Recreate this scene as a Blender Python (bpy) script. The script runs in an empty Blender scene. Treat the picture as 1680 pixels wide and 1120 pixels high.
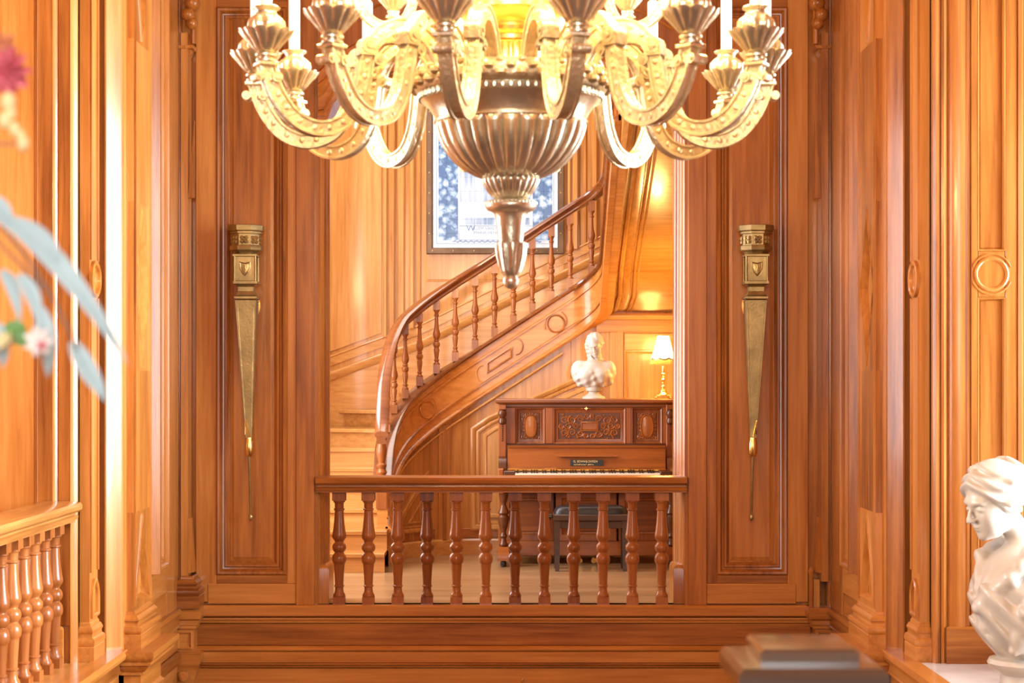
import bpy, bmesh, math, random
import numpy as np
from mathutils import Vector, Matrix
random.seed(7)
PI = math.pi
sc = bpy.context.scene
COL = sc.collection

# ------------------------------------------------------------------ camera, world, lights, exposure
F = 2880.0                 # focal length in pixels of the 1680 px frame
VX, VY, H = 828.0, 622.0, 1.588
cam = bpy.data.cameras.new('camera'); cam_o = bpy.data.objects.new('camera', cam); COL.objects.link(cam_o)
cam_o.location = (0, 0, H); cam_o.rotation_euler = (PI/2, 0, 0)
cam.sensor_width = 36.0; cam.lens = F/1680*36.0
cam.shift_x = (840-VX)/1680; cam.shift_y = (VY-560)/1680
cam.clip_start = 0.05; cam.clip_end = 60
cam.dof.use_dof = True; cam.dof.focus_distance = 12.6; cam.dof.aperture_fstop = 6.6
sc.camera = cam_o

w = bpy.data.worlds.new('world'); sc.world = w; w.use_nodes = True
w.node_tree.nodes['Background'].inputs[0].default_value = (0.75, 0.85, 1.0, 1)
w.node_tree.nodes['Background'].inputs[1].default_value = 0.6

def area(name, loc, rot, sx, sy, power, col, spread=PI):
    l = bpy.data.lights.new(name, 'AREA'); l.shape = 'RECTANGLE'; l.size = sx; l.size_y = sy
    l.energy = power; l.color = col; l.spread = spread
    o = bpy.data.objects.new(name, l); COL.objects.link(o); o.location = loc; o.rotation_euler = rot
    return o
# daylight through the windows: right bay, the tall window behind the camera, left bay, stair hall; the last lamp is added fill
area('daylight_right_bay', (3.85, 8.2, 2.3), (0, PI/2, 0), 3.6, 2.6, 360, (0.84, 0.92, 1.0), math.radians(90))
area('daylight_gallery', (0, -2.85, 3.0), (PI/2, 0, 0), 3.2, 3.2, 260, (0.93, 0.97, 1.0))
area('daylight_left_bay', (-3.95, 8.0, 2.3), (0, -PI/2, 0), 3.4, 3.2, 95, (0.86, 0.93, 1.0), math.radians(100))
area('daylight_stair', (-2.42, 13.75, 3.0), (0, -PI/2, 0), 4.6, 1.7, 265, (0.97, 0.97, 1.0))
area('fill_stair_upper', (-0.4, 15.2, 5.9), (0, 0, 0), 2.4, 2.2, 75, (1.0, 0.96, 0.90))  # fill added under the closed ceiling to brighten the stair walls, no window here
sc.view_settings.view_transform = 'Standard'; sc.view_settings.look = 'None'
sc.view_settings.gamma = 1.0; sc.view_settings.use_curve_mapping = False
sc.view_settings.exposure = 0.66

# ------------------------------------------------------------------ materials
MATS = {}
def nodes_of(name):
    m = bpy.data.materials.new(name); m.use_nodes = True
    nt = m.node_tree; MATS[name] = m
    return m, nt, nt.nodes['Principled BSDF']
def nd(nt, t, **kw):
    n = nt.nodes.new(t)
    for k, v in kw.items(): setattr(n, k, v)
    return n
def wood(name, axis, dark, mid, light, rough=0.32, coat=0.35, freq=1.0, spread=0.25):
    m, nt, p = nodes_of(name)
    L = nt.links.new
    tc = nd(nt, 'ShaderNodeTexCoord'); oi = nd(nt, 'ShaderNodeObjectInfo')
    off = nd(nt, 'ShaderNodeVectorMath', operation='SCALE'); comb = nd(nt, 'ShaderNodeCombineXYZ')
    for i, k in enumerate((17.0, 31.0, 53.0)):
        mm = nd(nt, 'ShaderNodeMath', operation='MULTIPLY'); mm.inputs[1].default_value = k
        L(oi.outputs['Random'], mm.inputs[0]); L(mm.outputs[0], comb.inputs[i])
    add = nd(nt, 'ShaderNodeVectorMath', operation='ADD')
    L(tc.outputs['Object'], add.inputs[0]); L(comb.outputs[0], add.inputs[1])
    mp = nd(nt, 'ShaderNodeMapping')
    s = [26*freq]*3; s[axis] = 1.3*freq
    mp.inputs['Scale'].default_value = s
    L(add.outputs[0], mp.inputs['Vector'])
    n1 = nd(nt, 'ShaderNodeTexNoise'); n1.inputs['Scale'].default_value = 1.0; n1.inputs['Detail'].default_value = 5; n1.inputs['Roughness'].default_value = 0.62
    n1.inputs['Distortion'].default_value = 0.4
    L(mp.outputs[0], n1.inputs['Vector'])
    mp2 = nd(nt, 'ShaderNodeMapping'); s2 = [3.2]*3; s2[axis] = 0.7; mp2.inputs['Scale'].default_value = s2
    L(add.outputs[0], mp2.inputs['Vector'])
    n2 = nd(nt, 'ShaderNodeTexNoise'); n2.inputs['Scale'].default_value = 1.0; n2.inputs['Detail'].default_value = 3
    L(mp2.outputs[0], n2.inputs['Vector'])
    mix = nd(nt, 'ShaderNodeMath', operation='MULTIPLY_ADD'); mix.inputs[1].default_value = 0.55
    L(n1.outputs[0], mix.inputs[0])
    m2 = nd(nt, 'ShaderNodeMath', operation='MULTIPLY'); m2.inputs[1].default_value = 0.45
    L(n2.outputs[0], m2.inputs[0]); L(m2.outputs[0], mix.inputs[2])
    rnd = nd(nt, 'ShaderNodeMath', operation='MULTIPLY_ADD'); rnd.inputs[1].default_value = spread; rnd.inputs[2].default_value = -spread*0.5
    L(oi.outputs['Random'], rnd.inputs[0])
    fin = nd(nt, 'ShaderNodeMath', operation='ADD'); L(mix.outputs[0], fin.inputs[0]); L(rnd.outputs[0], fin.inputs[1])
    cr = nd(nt, 'ShaderNodeValToRGB')
    e = cr.color_ramp.elements; e[0].position = 0.27; e[0].color = (*dark, 1); e[1].position = 0.74; e[1].color = (*light, 1)
    x = e.new(0.5); x.color = (*mid, 1)
    L(fin.outputs[0], cr.inputs[0]); L(cr.outputs[0], p.inputs['Base Color'])
    p.inputs['Roughness'].default_value = rough; p.inputs['Specular IOR Level'].default_value = 0.28
    p.inputs['Coat Weight'].default_value = coat; p.inputs['Coat Roughness'].default_value = 0.13
    bp = nd(nt, 'ShaderNodeBump'); bp.inputs['Strength'].default_value = 0.10; bp.inputs['Distance'].default_value = 0.004
    L(n1.outputs[0], bp.inputs['Height']); L(bp.outputs[0], p.inputs['Normal'])
    return m
OAK = ((0.18, 0.050, 0.008), (0.42, 0.150, 0.027), (0.60, 0.255, 0.062))
HONEY = ((0.27, 0.098, 0.020), (0.49, 0.218, 0.056), (0.65, 0.345, 0.11))
CHEST = ((0.14, 0.038, 0.008), (0.29, 0.090, 0.020), (0.44, 0.16, 0.040))
for i, a in enumerate('xyz'):
    wood('oak_'+a, i, *OAK)
    wood('honey_'+a, i, *HONEY, rough=0.30, coat=0.4)
    wood('chest_'+a, i, *CHEST, rough=0.36, coat=0.22, spread=0.28)
wood('piano_x', 0, (0.12, 0.030, 0.005), (0.25, 0.068, 0.010), (0.36, 0.11, 0.018), rough=0.34, coat=0.2)
wood('piano_z', 2, (0.12, 0.030, 0.005), (0.25, 0.068, 0.010), (0.36, 0.11, 0.018), rough=0.34, coat=0.2)
wood('piano_dark', 0, (0.05, 0.016, 0.006), (0.10, 0.030, 0.009), (0.16, 0.055, 0.016), rough=0.35, coat=0.3, freq=1.5)
wood('bench_brown', 0, (0.035, 0.018, 0.010), (0.06, 0.030, 0.016), (0.09, 0.045, 0.024), rough=0.35, coat=0.2)
for i, a in enumerate('xz'):
    wood('dark_rail_'+a, i*2, (0.09, 0.024, 0.006), (0.17, 0.050, 0.012), (0.26, 0.085, 0.022), rough=0.22, coat=0.9)
wood('newel_wood', 0, (0.07, 0.042, 0.028), (0.12, 0.076, 0.050), (0.17, 0.11, 0.075), rough=0.3, coat=1.0)
wood('floor_wood', 0, (0.15, 0.075, 0.03), (0.27, 0.145, 0.06), (0.40, 0.235, 0.11), rough=0.3, coat=0.3)

def plain(name, col, rough=0.5, metal=0.0, bump=0.0, bscale=60, coat=0.0, var=0.0):
    m, nt, p = nodes_of(name); L = nt.links.new
    p.inputs['Base Color'].default_value = (*col, 1); p.inputs['Roughness'].default_value = rough
    p.inputs['Metallic'].default_value = metal; p.inputs['Coat Weight'].default_value = coat
    if bump or var:
        tc = nd(nt, 'ShaderNodeTexCoord')
        n = nd(nt, 'ShaderNodeTexNoise'); n.inputs['Scale'].default_value = bscale; n.inputs['Detail'].default_value = 4
        L(tc.outputs['Object'], n.inputs['Vector'])
        if bump:
            b = nd(nt, 'ShaderNodeBump'); b.inputs['Strength'].default_value = bump; b.inputs['Distance'].default_value = 0.006
            L(n.outputs[0], b.inputs['Height']); L(b.outputs[0], p.inputs['Normal'])
        if var:
            n3 = nd(nt, 'ShaderNodeTexNoise'); n3.inputs['Scale'].default_value = bscale*0.12; n3.inputs['Detail'].default_value = 5
            L(tc.outputs['Object'], n3.inputs['Vector'])
            cr = nd(nt, 'ShaderNodeValToRGB'); e = cr.color_ramp.elements
            e[0].position = 0.3; e[0].color = (*[c*(1-var) for c in col], 1); e[1].position = 0.7; e[1].color = (*[min(1, c*(1+var*0.6)) for c in col], 1)
            L(n3.outputs[0], cr.inputs[0]); L(cr.outputs[0], p.inputs['Base Color'])
    return m
plain('gilt', (0.72, 0.64, 0.45), 0.27, 0.75, 0.2, 70, var=0.3)
plain('gilt_carved', (0.66, 0.54, 0.32), 0.34, 0.62, 0.8, 55, var=0.35)
plain('gold_bright', (0.95, 0.66, 0.24), 0.24, 1.0, 0.1, 60)
plain('brass', (0.86, 0.60, 0.20), 0.25, 1.0)
plain('bronze', (0.40, 0.30, 0.13), 0.42, 0.85, 0.2, 60, var=0.35)
plain('bronze_frame', (0.16, 0.10, 0.06), 0.45, 0.6, 0.3, 40, var=0.4)
plain('marble_warm', (0.52, 0.48, 0.41), 0.45, 0.0, 0.05, 30, var=0.08)
plain('marble', (0.50, 0.455, 0.385), 0.36, 0.0, 0.05, 30, coat=0.2, var=0.06)
plain('stone', (0.62, 0.59, 0.55), 0.3, 0.0, 0.05, 30, coat=0.3, var=0.2)
plain('candle', (0.93, 0.90, 0.82), 0.4)
plain('black_leather', (0.012, 0.011, 0.012), 0.4, 0, 0.3, 120)
plain('black_gloss', (0.012, 0.010, 0.010), 0.25)
plain('ivory', (0.86, 0.80, 0.66), 0.3)
plain('plaster', (0.75, 0.70, 0.62), 0.8, 0, 0.1, 20)
plain('leaf_blue', (0.30, 0.42, 0.43), 0.5, var=0.2, bscale=60)
plain('leaf_green', (0.10, 0.23, 0.05), 0.5, var=0.3, bscale=60)
plain('stem_brown', (0.16, 0.11, 0.08), 0.6, var=0.3, bscale=60)
plain('petal_pink', (0.62, 0.12, 0.15), 0.55, var=0.35, bscale=80)
plain('petal_rust', (0.62, 0.22, 0.10), 0.55, var=0.35, bscale=80)
plain('petal_yellow', (0.72, 0.62, 0.30), 0.55, var=0.2, bscale=80)
plain('petal_white', (0.80, 0.76, 0.70), 0.5, var=0.1, bscale=80)
plain('window_white', (0.8, 0.79, 0.75), 0.4)
plain('cord', (0.25, 0.18, 0.10), 0.6)
plain('rug_grey', (0.30, 0.27, 0.25), 0.9, 0, 0.3, 200)

def emit(name, col, strength, base=(0.9, 0.85, 0.75)):
    m, nt, p = nodes_of(name)
    p.inputs['Base Color'].default_value = (*base, 1); p.inputs['Emission Color'].default_value = (*col, 1)
    p.inputs['Emission Strength'].default_value = strength; p.inputs['Roughness'].default_value = 0.6
emit('bulb_glow', (1.0, 0.82, 0.52), 40)
emit('shade_glow', (1.0, 0.66, 0.18), 36.0)

def glass_mat():
    m, nt, p = nodes_of('window_glass')
    p.inputs['Base Color'].default_value = (0.95, 0.97, 1, 1); p.inputs['Roughness'].default_value = 0.02
    p.inputs['Transmission Weight'].default_value = 1.0; p.inputs['IOR'].default_value = 1.02
glass_mat()

def tile_mat():
    m, nt, p = nodes_of('delft_tile'); L = nt.links.new
    g = nd(nt, 'ShaderNodeNewGeometry'); sp = nd(nt, 'ShaderNodeSeparateXYZ'); L(g.outputs['Position'], sp.inputs[0])
    def math_(op, a, b=None, c=None):
        n = nd(nt, 'ShaderNodeMath', operation=op)
        for i, v in enumerate((a, b, c)):
            if v is None: continue
            if isinstance(v, (int, float)): n.inputs[i].default_value = v
            else: L(v, n.inputs[i])
        return n.outputs[0]
    X, Z = sp.outputs[0], sp.outputs[2]
    # foliage border masks (panel spans X -0.70..0.52, Z 2.85..4.50)
    dl = math_('ABSOLUTE', math_('SUBTRACT', X, -0.545)); dr = math_('ABSOLUTE', math_('SUBTRACT', X, 0.365))
    side = math_('LESS_THAN', math_('MINIMUM', dl, dr), 0.095)
    above = math_('GREATER_THAN', Z, 2.93)
    bord = math_('MULTIPLY', side, above)
    vo = nd(nt, 'ShaderNodeTexVoronoi'); vo.inputs['Scale'].default_value = 13.0; vo.inputs['Randomness'].default_value = 1.0
    L(g.outputs['Position'], vo.inputs['Vector'])
    no = nd(nt, 'ShaderNodeTexNoise'); no.inputs['Scale'].default_value = 19; no.inputs['Detail'].default_value = 4; no.inputs['Distortion'].default_value = 1.2
    L(g.outputs['Position'], no.inputs['Vector'])
    leaf = math_('ADD', math_('MULTIPLY', vo.outputs['Distance'], 0.9), math_('MULTIPLY', no.outputs[0], 0.9))
    crl = nd(nt, 'ShaderNodeValToRGB'); e = crl.color_ramp.elements
    e[0].position = 0.50; e[0].color = (0.52, 0.66, 0.78, 1); e[1].position = 1.0; e[1].color = (0.06, 0.14, 0.30, 1)
    x = e.new(0.8); x.color = (0.22, 0.37, 0.56, 1)
    L(leaf, crl.inputs[0])
    # drapery in the middle above the cartouche
    mp = nd(nt, 'ShaderNodeMapping'); mp.inputs['Scale'].default_value = (7.0, 1, 1.2); L(g.outputs['Position'], mp.inputs['Vector'])
    dn = nd(nt, 'ShaderNodeTexNoise'); dn.inputs['Scale'].default_value = 1.6; dn.inputs['Detail'].default_value = 4; dn.inputs['Distortion'].default_value = 0.6
    L(mp.outputs[0], dn.inputs['Vector'])
    crd = nd(nt, 'ShaderNodeValToRGB'); e = crd.color_ramp.elements
    e[0].position = 0.36; e[0].color = (0.10, 0.20, 0.38, 1); e[1].position = 0.64; e[1].color = (0.46, 0.58, 0.70, 1)
    L(dn.outputs[0], crd.inputs[0])
    mid = math_('MULTIPLY', math_('GREATER_THAN', Z, 3.30), math_('MULTIPLY', math_('GREATER_THAN', X, -0.43), math_('LESS_THAN', X, 0.25)))
    bandm = math_('MULTIPLY', math_('LESS_THAN', math_('ABSOLUTE', math_('SUBTRACT', Z, 3.115)), 0.035), math_('LESS_THAN', math_('ABSOLUTE', math_('SUBTRACT', X, -0.09)), 0.33))
    base = nd(nt, 'ShaderNodeMixRGB'); base.inputs[1].default_value = (0.48, 0.60, 0.68, 1); base.inputs[2].default_value = (0.60, 0.68, 0.72, 1); L(no.outputs[0], base.inputs[0])
    a = nd(nt, 'ShaderNodeMixRGB'); L(mid, a.inputs[0]); L(base.outputs[0], a.inputs[1]); L(crd.outputs[0], a.inputs[2])
    b = nd(nt, 'ShaderNodeMixRGB'); L(bord, b.inputs[0]); L(a.outputs[0], b.inputs[1]); L(crl.outputs[0], b.inputs[2])
    c = nd(nt, 'ShaderNodeMixRGB'); L(bandm, c.inputs[0]); L(b.outputs[0], c.inputs[1]); L(crd.outputs[0], c.inputs[2])
    L(c.outputs[0], p.inputs['Base Color']); p.inputs['Roughness'].default_value = 0.25
tile_mat()
plain('tile_blue', (0.10, 0.20, 0.42), 0.3)
plain('tile_pale_blue', (0.16, 0.27, 0.46), 0.3)

# ------------------------------------------------------------------ geometry helpers
class MB:
    def __init__(s, T=None): s.v = []; s.f = []; s.T = T
    def add(s, vs, fs):
        o = len(s.v); T = s.T
        s.v += [T(*p) for p in vs] if T else [tuple(p) for p in vs]
        s.f += [tuple(i+o for i in f) for f in fs]
        return s
    def box(s, x0, x1, y0, y1, z0, z1):
        return s.add([(x0,y0,z0),(x1,y0,z0),(x1,y1,z0),(x0,y1,z0),(x0,y0,z1),(x1,y0,z1),(x1,y1,z1),(x0,y1,z1)],
                     [(0,3,2,1),(4,5,6,7),(0,1,5,4),(1,2,6,5),(2,3,7,6),(3,0,4,7)])
    def grid(s, rows, cu=False, cv=False, caps=False):
        n = len(rows); m = len(rows[0]); vs = [p for r in rows for p in r]; fs = []
        for i in range(n if cv else n-1):
            for j in range(m if cu else m-1):
                a = i*m+j; b = i*m+(j+1) % m; c = ((i+1) % n)*m+(j+1) % m; d = ((i+1) % n)*m+j
                fs.append((a, b, c, d))
        if caps: fs += [tuple(range(m))[::-1], tuple((n-1)*m+j for j in range(m))]
        return s.add(vs, fs)
    def lathe(s, prof, n=20, c=(0,0,0), phase=0.0, lobes=0, amp=None, caps=True):
        rows = []
        for k, (r, z) in enumerate(prof):
            row = []
            for j in range(n):
                t = 2*PI*j/n+phase; rr = max(r, 1e-4)
                if lobes: rr *= 1+(amp(k) if callable(amp) else amp)*math.cos(lobes*t)
                row.append((c[0]+rr*math.cos(t), c[1]+rr*math.sin(t), c[2]+z))
            rows.append(row)
        return s.grid(rows, cu=True, caps=caps)
    def loft(s, rings, caps=True): return s.grid(rings, cu=True, caps=caps)
    def tube(s, path, r, n=8, caps=True):
        pts = [Vector(p) for p in path]; rows = []; up = None
        for i, p in enumerate(pts):
            t = (pts[min(i+1, len(pts)-1)]-pts[max(i-1, 0)]).normalized()
            if up is None: up = t.orthogonal().normalized()
            up = (up-t*up.dot(t)).normalized(); b = t.cross(up)
            rr = r(i/(len(pts)-1)) if callable(r) else r
            rows.append([tuple(p+up*rr*math.cos(2*PI*j/n)+b*rr*math.sin(2*PI*j/n)) for j in range(n)])
        return s.grid(rows, cu=True, caps=caps)
    def ball(s, c, rx, ry=None, rz=None, n=10, m=6):
        ry = rx if ry is None else ry; rz = rx if rz is None else rz
        rows = [[(c[0]+rx*math.sin(PI*(i+0.02)/(m+0.04))*math.cos(2*PI*j/n), c[1]+ry*math.sin(PI*(i+0.02)/(m+0.04))*math.sin(2*PI*j/n), c[2]+rz*math.cos(PI*(i+0.02)/(m+0.04))) for j in range(n)] for i in range(m+1)]
        return s.grid(rows, cu=True, caps=True)
    def mould(s, poly, prof, closed=True):
        """poly: points (u,v) counter-clockwise; prof: (d inward, w) -> mitred moulding"""
        n = len(poly); P = [Vector(p) for p in poly]; rows = []
        for d, w_ in prof:
            row = []
            for i in range(n):
                e1 = (P[i]-P[i-1]); e2 = (P[(i+1) % n]-P[i])
                if not closed and i == 0: e1 = e2
                if not closed and i == n-1: e2 = e1
                e1 = e1.normalized(); e2 = e2.normalized()
                n1 = Vector((-e1.y, e1.x)); n2 = Vector((-e2.y, e2.x)); b = (n1+n2)
                if b.length < 1e-6: b = n1
                b.normalize(); q = P[i]+b*(d/max(0.25, b.dot(n1)))
                row.append((q.x, q.y, w_))
            rows.append(row)
        return s.grid(rows, cu=closed)
    def mesh(s, name, smooth=35, fix=True):
        me = bpy.data.meshes.new(name); me.from_pydata(s.v, [], s.f)
        if fix:
            b = bmesh.new(); b.from_mesh(me); bmesh.ops.recalc_face_normals(b, faces=b.faces[:]); b.to_mesh(me); b.free()
        if smooth:
            me.polygons.foreach_set('use_smooth', [True]*len(me.polygons)); me.set_sharp_from_angle(angle=math.radians(smooth))
        me.update(); return me
    def build(s, name, mat, parent=None, smooth=35, **kw):
        return link(name, s.mesh(name, smooth), mat, parent, **kw)

def link(name, me, mat, parent=None, label=None, loc=None, rot=None):
    o = bpy.data.objects.new(name, me); COL.objects.link(o)
    if mat and not me.materials: me.materials.append(MATS[mat] if isinstance(mat, str) else mat)
    if parent is not None: o.parent = parent
    if loc is not None: o.location = loc
    if rot is not None: o.rotation_euler = rot
    if label: o['label'] = label
    return o
def tag(o, label, cat, group=None):
    o['label'] = label; o['category'] = cat
    if group: o['group'] = group
    return o
def thing(name, loc, label, cat, group=None, rz=0):
    o = bpy.data.objects.new(name, None); COL.objects.link(o); o.location = loc; o.rotation_euler = (0, 0, rz)
    o.empty_display_size = 0.1
    return tag(o, label, cat, group)
def structure(o, label=None):
    o['kind'] = 'structure'
    if label: o['label'] = label
    return o
def shell(name, label):
    o = bpy.data.objects.new(name, None); COL.objects.link(o); return structure(o, label)

def board(name, parent, T, u0, u1, v0, v1, w0, w1, mat, ch=0.004):
    if u0 > u1: u0, u1 = u1, u0
    if v0 > v1: v0, v1 = v1, v0
    c = min(ch, (u1-u0)*0.45, (v1-v0)*0.45, abs(w1-w0)*0.9)
    m = MB(T)
    ring = lambda d, w_: [(u0+d, v0+d, w_), (u1-d, v0+d, w_), (u1-d, v1-d, w_), (u0+d, v1-d, w_)]
    m.loft([ring(0, w0), ring(0, w1-c), ring(c, w1)])
    return m.build(name, mat, parent, smooth=0)
def raised(name, parent, T, u0, u1, v0, v1, w0, mat, bev=0.05, rise=0.016):
    if u0 > u1: u0, u1 = u1, u0
    if v0 > v1: v0, v1 = v1, v0
    m = MB(T)
    ring = lambda d, w_: [(u0+d, v0+d, w_), (u1-d, v0+d, w_), (u1-d, v1-d, w_), (u0+d, v1-d, w_)]
    m.loft([ring(0, w0), ring(0, w0+0.004), ring(bev, w0+rise*0.7), ring(bev+0.003, w0+rise)])
    return m.build(name, mat, parent, smooth=0)
BOLECTION = [(0, 0), (0, .030), (.010, .040), (.024, .038), (.034, .026), (.040, .010), (.050, .008), (.058, .018), (.070, .017), (.084, .004), (.092, .0)]
def scaled(prof, kd, kw=1.0): return [(d*kd, w_*kw) for d, w_ in prof]
def frame(name, parent, T, u0, u1, v0, v1, prof, mat, dw=0.0):
    if u0 > u1: u0, u1 = u1, u0
    if v0 > v1: v0, v1 = v1, v0
    return MB(T).mould([(u0, v0), (u1, v0), (u1, v1), (u0, v1)], [(d, w_+dw) for d, w_ in prof]).build(name, mat, parent)
def ring_mould(name, parent, T, cu, cv, r0, prof, mat, n=32):
    poly = [(cu+r0*math.cos(2*PI*i/n), cv+r0*math.sin(2*PI*i/n)) for i in range(n)]
    return MB(T).mould(poly, prof).build(name, mat, parent)
def stack(name, parent, T, u0, u1, w0, w1, prof, mat):
    """a block on a wall lofted upward: prof = (outset, v); outset grows u both ways and w outward"""
    m = MB(T)
    m.loft([[(u0-d, v, w0), (u1+d, v, w0), (u1+d, v, w1+d), (u0-d, v, w1+d)] for d, v in prof])
    return m.build(name, mat, parent, smooth=30)

# turned baluster of the landing (height 0.79 between sill and rail)
def baluster_mesh(name, hgt=0.79, blk=0.047, k=1.0):
    m = MB(); s = hgt/825.0; zz = lambda y: (1040-y)*s
    m.box(-blk*0.9, blk*0.9, -blk*0.9, blk*0.9, 0, zz(987)); m.box(-blk, blk, -blk, blk, zz(277), hgt)
    pr = [(9.6,987),(10.2,980),(9.4,968),(7.6,955),(7.0,940),(6.8,922),(6.9,914),(8.3,911),(8.3,904),(7.0,900),(7.4,850),(8.3,790),(9.0,752),(9.2,744),(10.6,738),(11.6,722),(11.8,705),(11.2,688),(9.6,674),(7.6,664),(7.6,658),(9.8,648),(11.2,634),(11.4,622),(11.0,610),(9.6,598),(7.4,589),(7.2,582),(8.2,572),(10.4,560),(11.6,546),(11.5,532),(11.2,524),(10.9,519),(9.6,480),(8.4,430),(7.6,380),(7.3,352),(8.9,346),(8.9,338),(7.3,333),(7.5,300),(8.2,292),(9.6,288),(9.8,277)]
    m.lathe([(r/233.0*k, zz(y)) for r, y in pr], n=18)
    return m.mesh(name, 40)
BAL = baluster_mesh('baluster')

# ================================================================== THE HALL
YB = F/233.0                       # face of the arched wall
XB = lambda px: (px-VX)/233.0
ZB = lambda py: H-(py-VY)/233.0
ZTOP = 5.6
T_back = lambda u, v, w_: (u, YB+0.03-w_, v)
AL, AR = XB(521), XB(1124)         # clear opening at the face
AC = 0.5*(AL+AR); AA = XB(1110)-AC; SPR = 3.38; AB = 0.55
def arch(x, a=AA, b=AB):
    t = (x-AC)/a
    return SPR+(b*math.sqrt(max(0, 1-t*t)) if abs(t) < 1 else 0)

# floors, ceilings
structure(MB().box(-4.6, 4.6, -3.2, YB+0.1, -2.9, -2.8).build('floor_hall', 'floor_wood'), 'wooden floor of the hall below the gallery')
structure(MB().box(-4.6, 4.6, -3.2, YB+0.36, ZTOP, ZTOP+0.1).build('ceiling', 'oak_y'), 'timber ceiling above the chandelier')
structure(MB().box(-2.1, 2.1, -3.0, 3.0, -0.25, 0.0).build('floor_gallery', 'floor_wood'), 'wooden gallery floor under the foreground newel post')

# ---- arched wall facing the camera
m = MB(T_back)
D0 = -0.36
for (a, b, z0, z1) in ((-2.75, AL, 0.0, ZTOP), (AR, 2.75, 0.0, ZTOP), (-2.75, 2.75, -2.8, 0.0)):
    m.box(a, b, z0, z1, D0, 0.0)
N = 48
xs = [AL+(AR-AL)*i/N for i in range(N+1)]
for i in range(N):
    x0, x1 = xs[i], xs[i+1]; a0, a1 = arch(x0), arch(x1)
    m.add([(x0,a0,0),(x1,a1,0),(x1,ZTOP,0),(x0,ZTOP,0),(x0,a0,D0),(x1,a1,D0),(x1,ZTOP,D0),(x0,ZTOP,D0)],
          [(0,1,2,3),(7,6,5,4),(0,4,5,1),(3,2,6,7)])
WB = structure(m.build('wall_back', 'oak_z', smooth=0), 'oak panelled wall with the wide arched opening')

def bay_panel(WBp, T, xo0, xo1, xi0, xi1, yt, yb_, yit, yib):
    """bolection panel: outer px, inner px"""
    k = (XB(xi0)-XB(xo0))/0.092
    frame('panel_moulding', WBp, T, XB(xo0), XB(xo1), ZB(yb_), ZB(yt), scaled(BOLECTION, k, 1.15), 'oak_z')
    raised('panel', WBp, T, XB(xi0), XB(xi1), ZB(yib), ZB(yit), 0.0, 'oak_z', bev=0.022, rise=0.014)
# left pier
board('stile', WB, T_back, XB(321), XB(355), 0.02, ZB(-60), 0, 0.03, 'oak_z')
bay_panel(WB, T_back, 355, 471, 377, 448, 12, 943, 24, 920)
board('stile', WB, T_back, XB(471), XB(486), ZB(957), ZB(-60), 0, 0.03, 'oak_z')
board('stile', WB, T_back, XB(486), XB(516), 0.0, ZB(-60), 0, 0.048, 'oak_z')
board('rail', WB, T_back, XB(355), XB(471), ZB(957), ZB(943), 0, 0.03, 'oak_x')
board('rail', WB, T_back, XB(341), XB(486), ZB(990), ZB(957), 0, 0.036, 'oak_x')
board('rail', WB, T_back, XB(355), XB(471), ZB(12), ZB(-14), 0, 0.03, 'oak_x')
# right pier
board('stile', WB, T_back, XB(1292), XB(1326), 0.02, ZB(-60), 0, 0.03, 'oak_z')
bay_panel(WB, T_back, 1176, 1292, 1197, 1269, 12, 943, 24, 920)
board('stile', WB, T_back, XB(1159), XB(1176), ZB(957), ZB(-60), 0, 0.03, 'oak_z')
board('stile', WB, T_back, XB(1129), XB(1159), 0.0, ZB(-60), 0, 0.048, 'oak_z')
board('rail', WB, T_back, XB(1176), XB(1292), ZB(957), ZB(943), 0, 0.03, 'oak_x')
board('rail', WB, T_back, XB(1159), XB(1306), ZB(990), ZB(957), 0, 0.036, 'oak_x')
board('rail', WB, T_back, XB(1176), XB(1292), ZB(12), ZB(-14), 0, 0.03, 'oak_x')
# entablature above the arch
board('rail', WB, T_back, XB(318), XB(1328), ZB(-60), ZB(-100), 0, 0.06, 'oak_x')
board('frieze_board', WB, T_back, XB(318), XB(1328), ZB(-100), ZTOP-0.02, 0, 0.03, 'oak_x')
board('cornice', WB, T_back, XB(318), XB(1328), ZTOP-0.22, ZTOP-0.02, 0.03, 0.16, 'oak_x', ch=0.08)
# archivolt: carved mouldings that die into the stiles
NX = 64; prof_w = [(0.0, 0.0), (0.02, 0.03), (0.14, 0.045), (0.24, 0.04), (0.27, 0.022), (0.50, 0.022), (0.54, 0.045), (0.62, 0.058), (0.72, 0.05), (0.76, 0.026), (0.94, 0.026), (1.0, 0.0)]
rows = []
for t, wv in prof_w:
    row = []
    for i in range(NX+1):
        x = AL+0.002+(AR-AL-0.004)*i/NX
        zi = arch(x); zo = arch(x, AA+0.20, AB+0.20)+0.06
        row.append((x, zi+(zo-zi)*t, wv))
    rows.append(row)
MB(T_back).grid(rows).build('archivolt', 'oak_x', WB)
# spandrel fillets
for sgn in (-1, 1):
    pts = []
    for i in range(15):
        x = AC+sgn*(0.30+0.92*i/14); pts.append((x, arch(x, AA+0.36, AB+0.34)+0.10))
    m = MB(T_back); m.tube([(a, b, 0.004) for a, b in pts], 0.010, 6); m.build('spandrel_bead', 'oak_x', WB)
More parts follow.
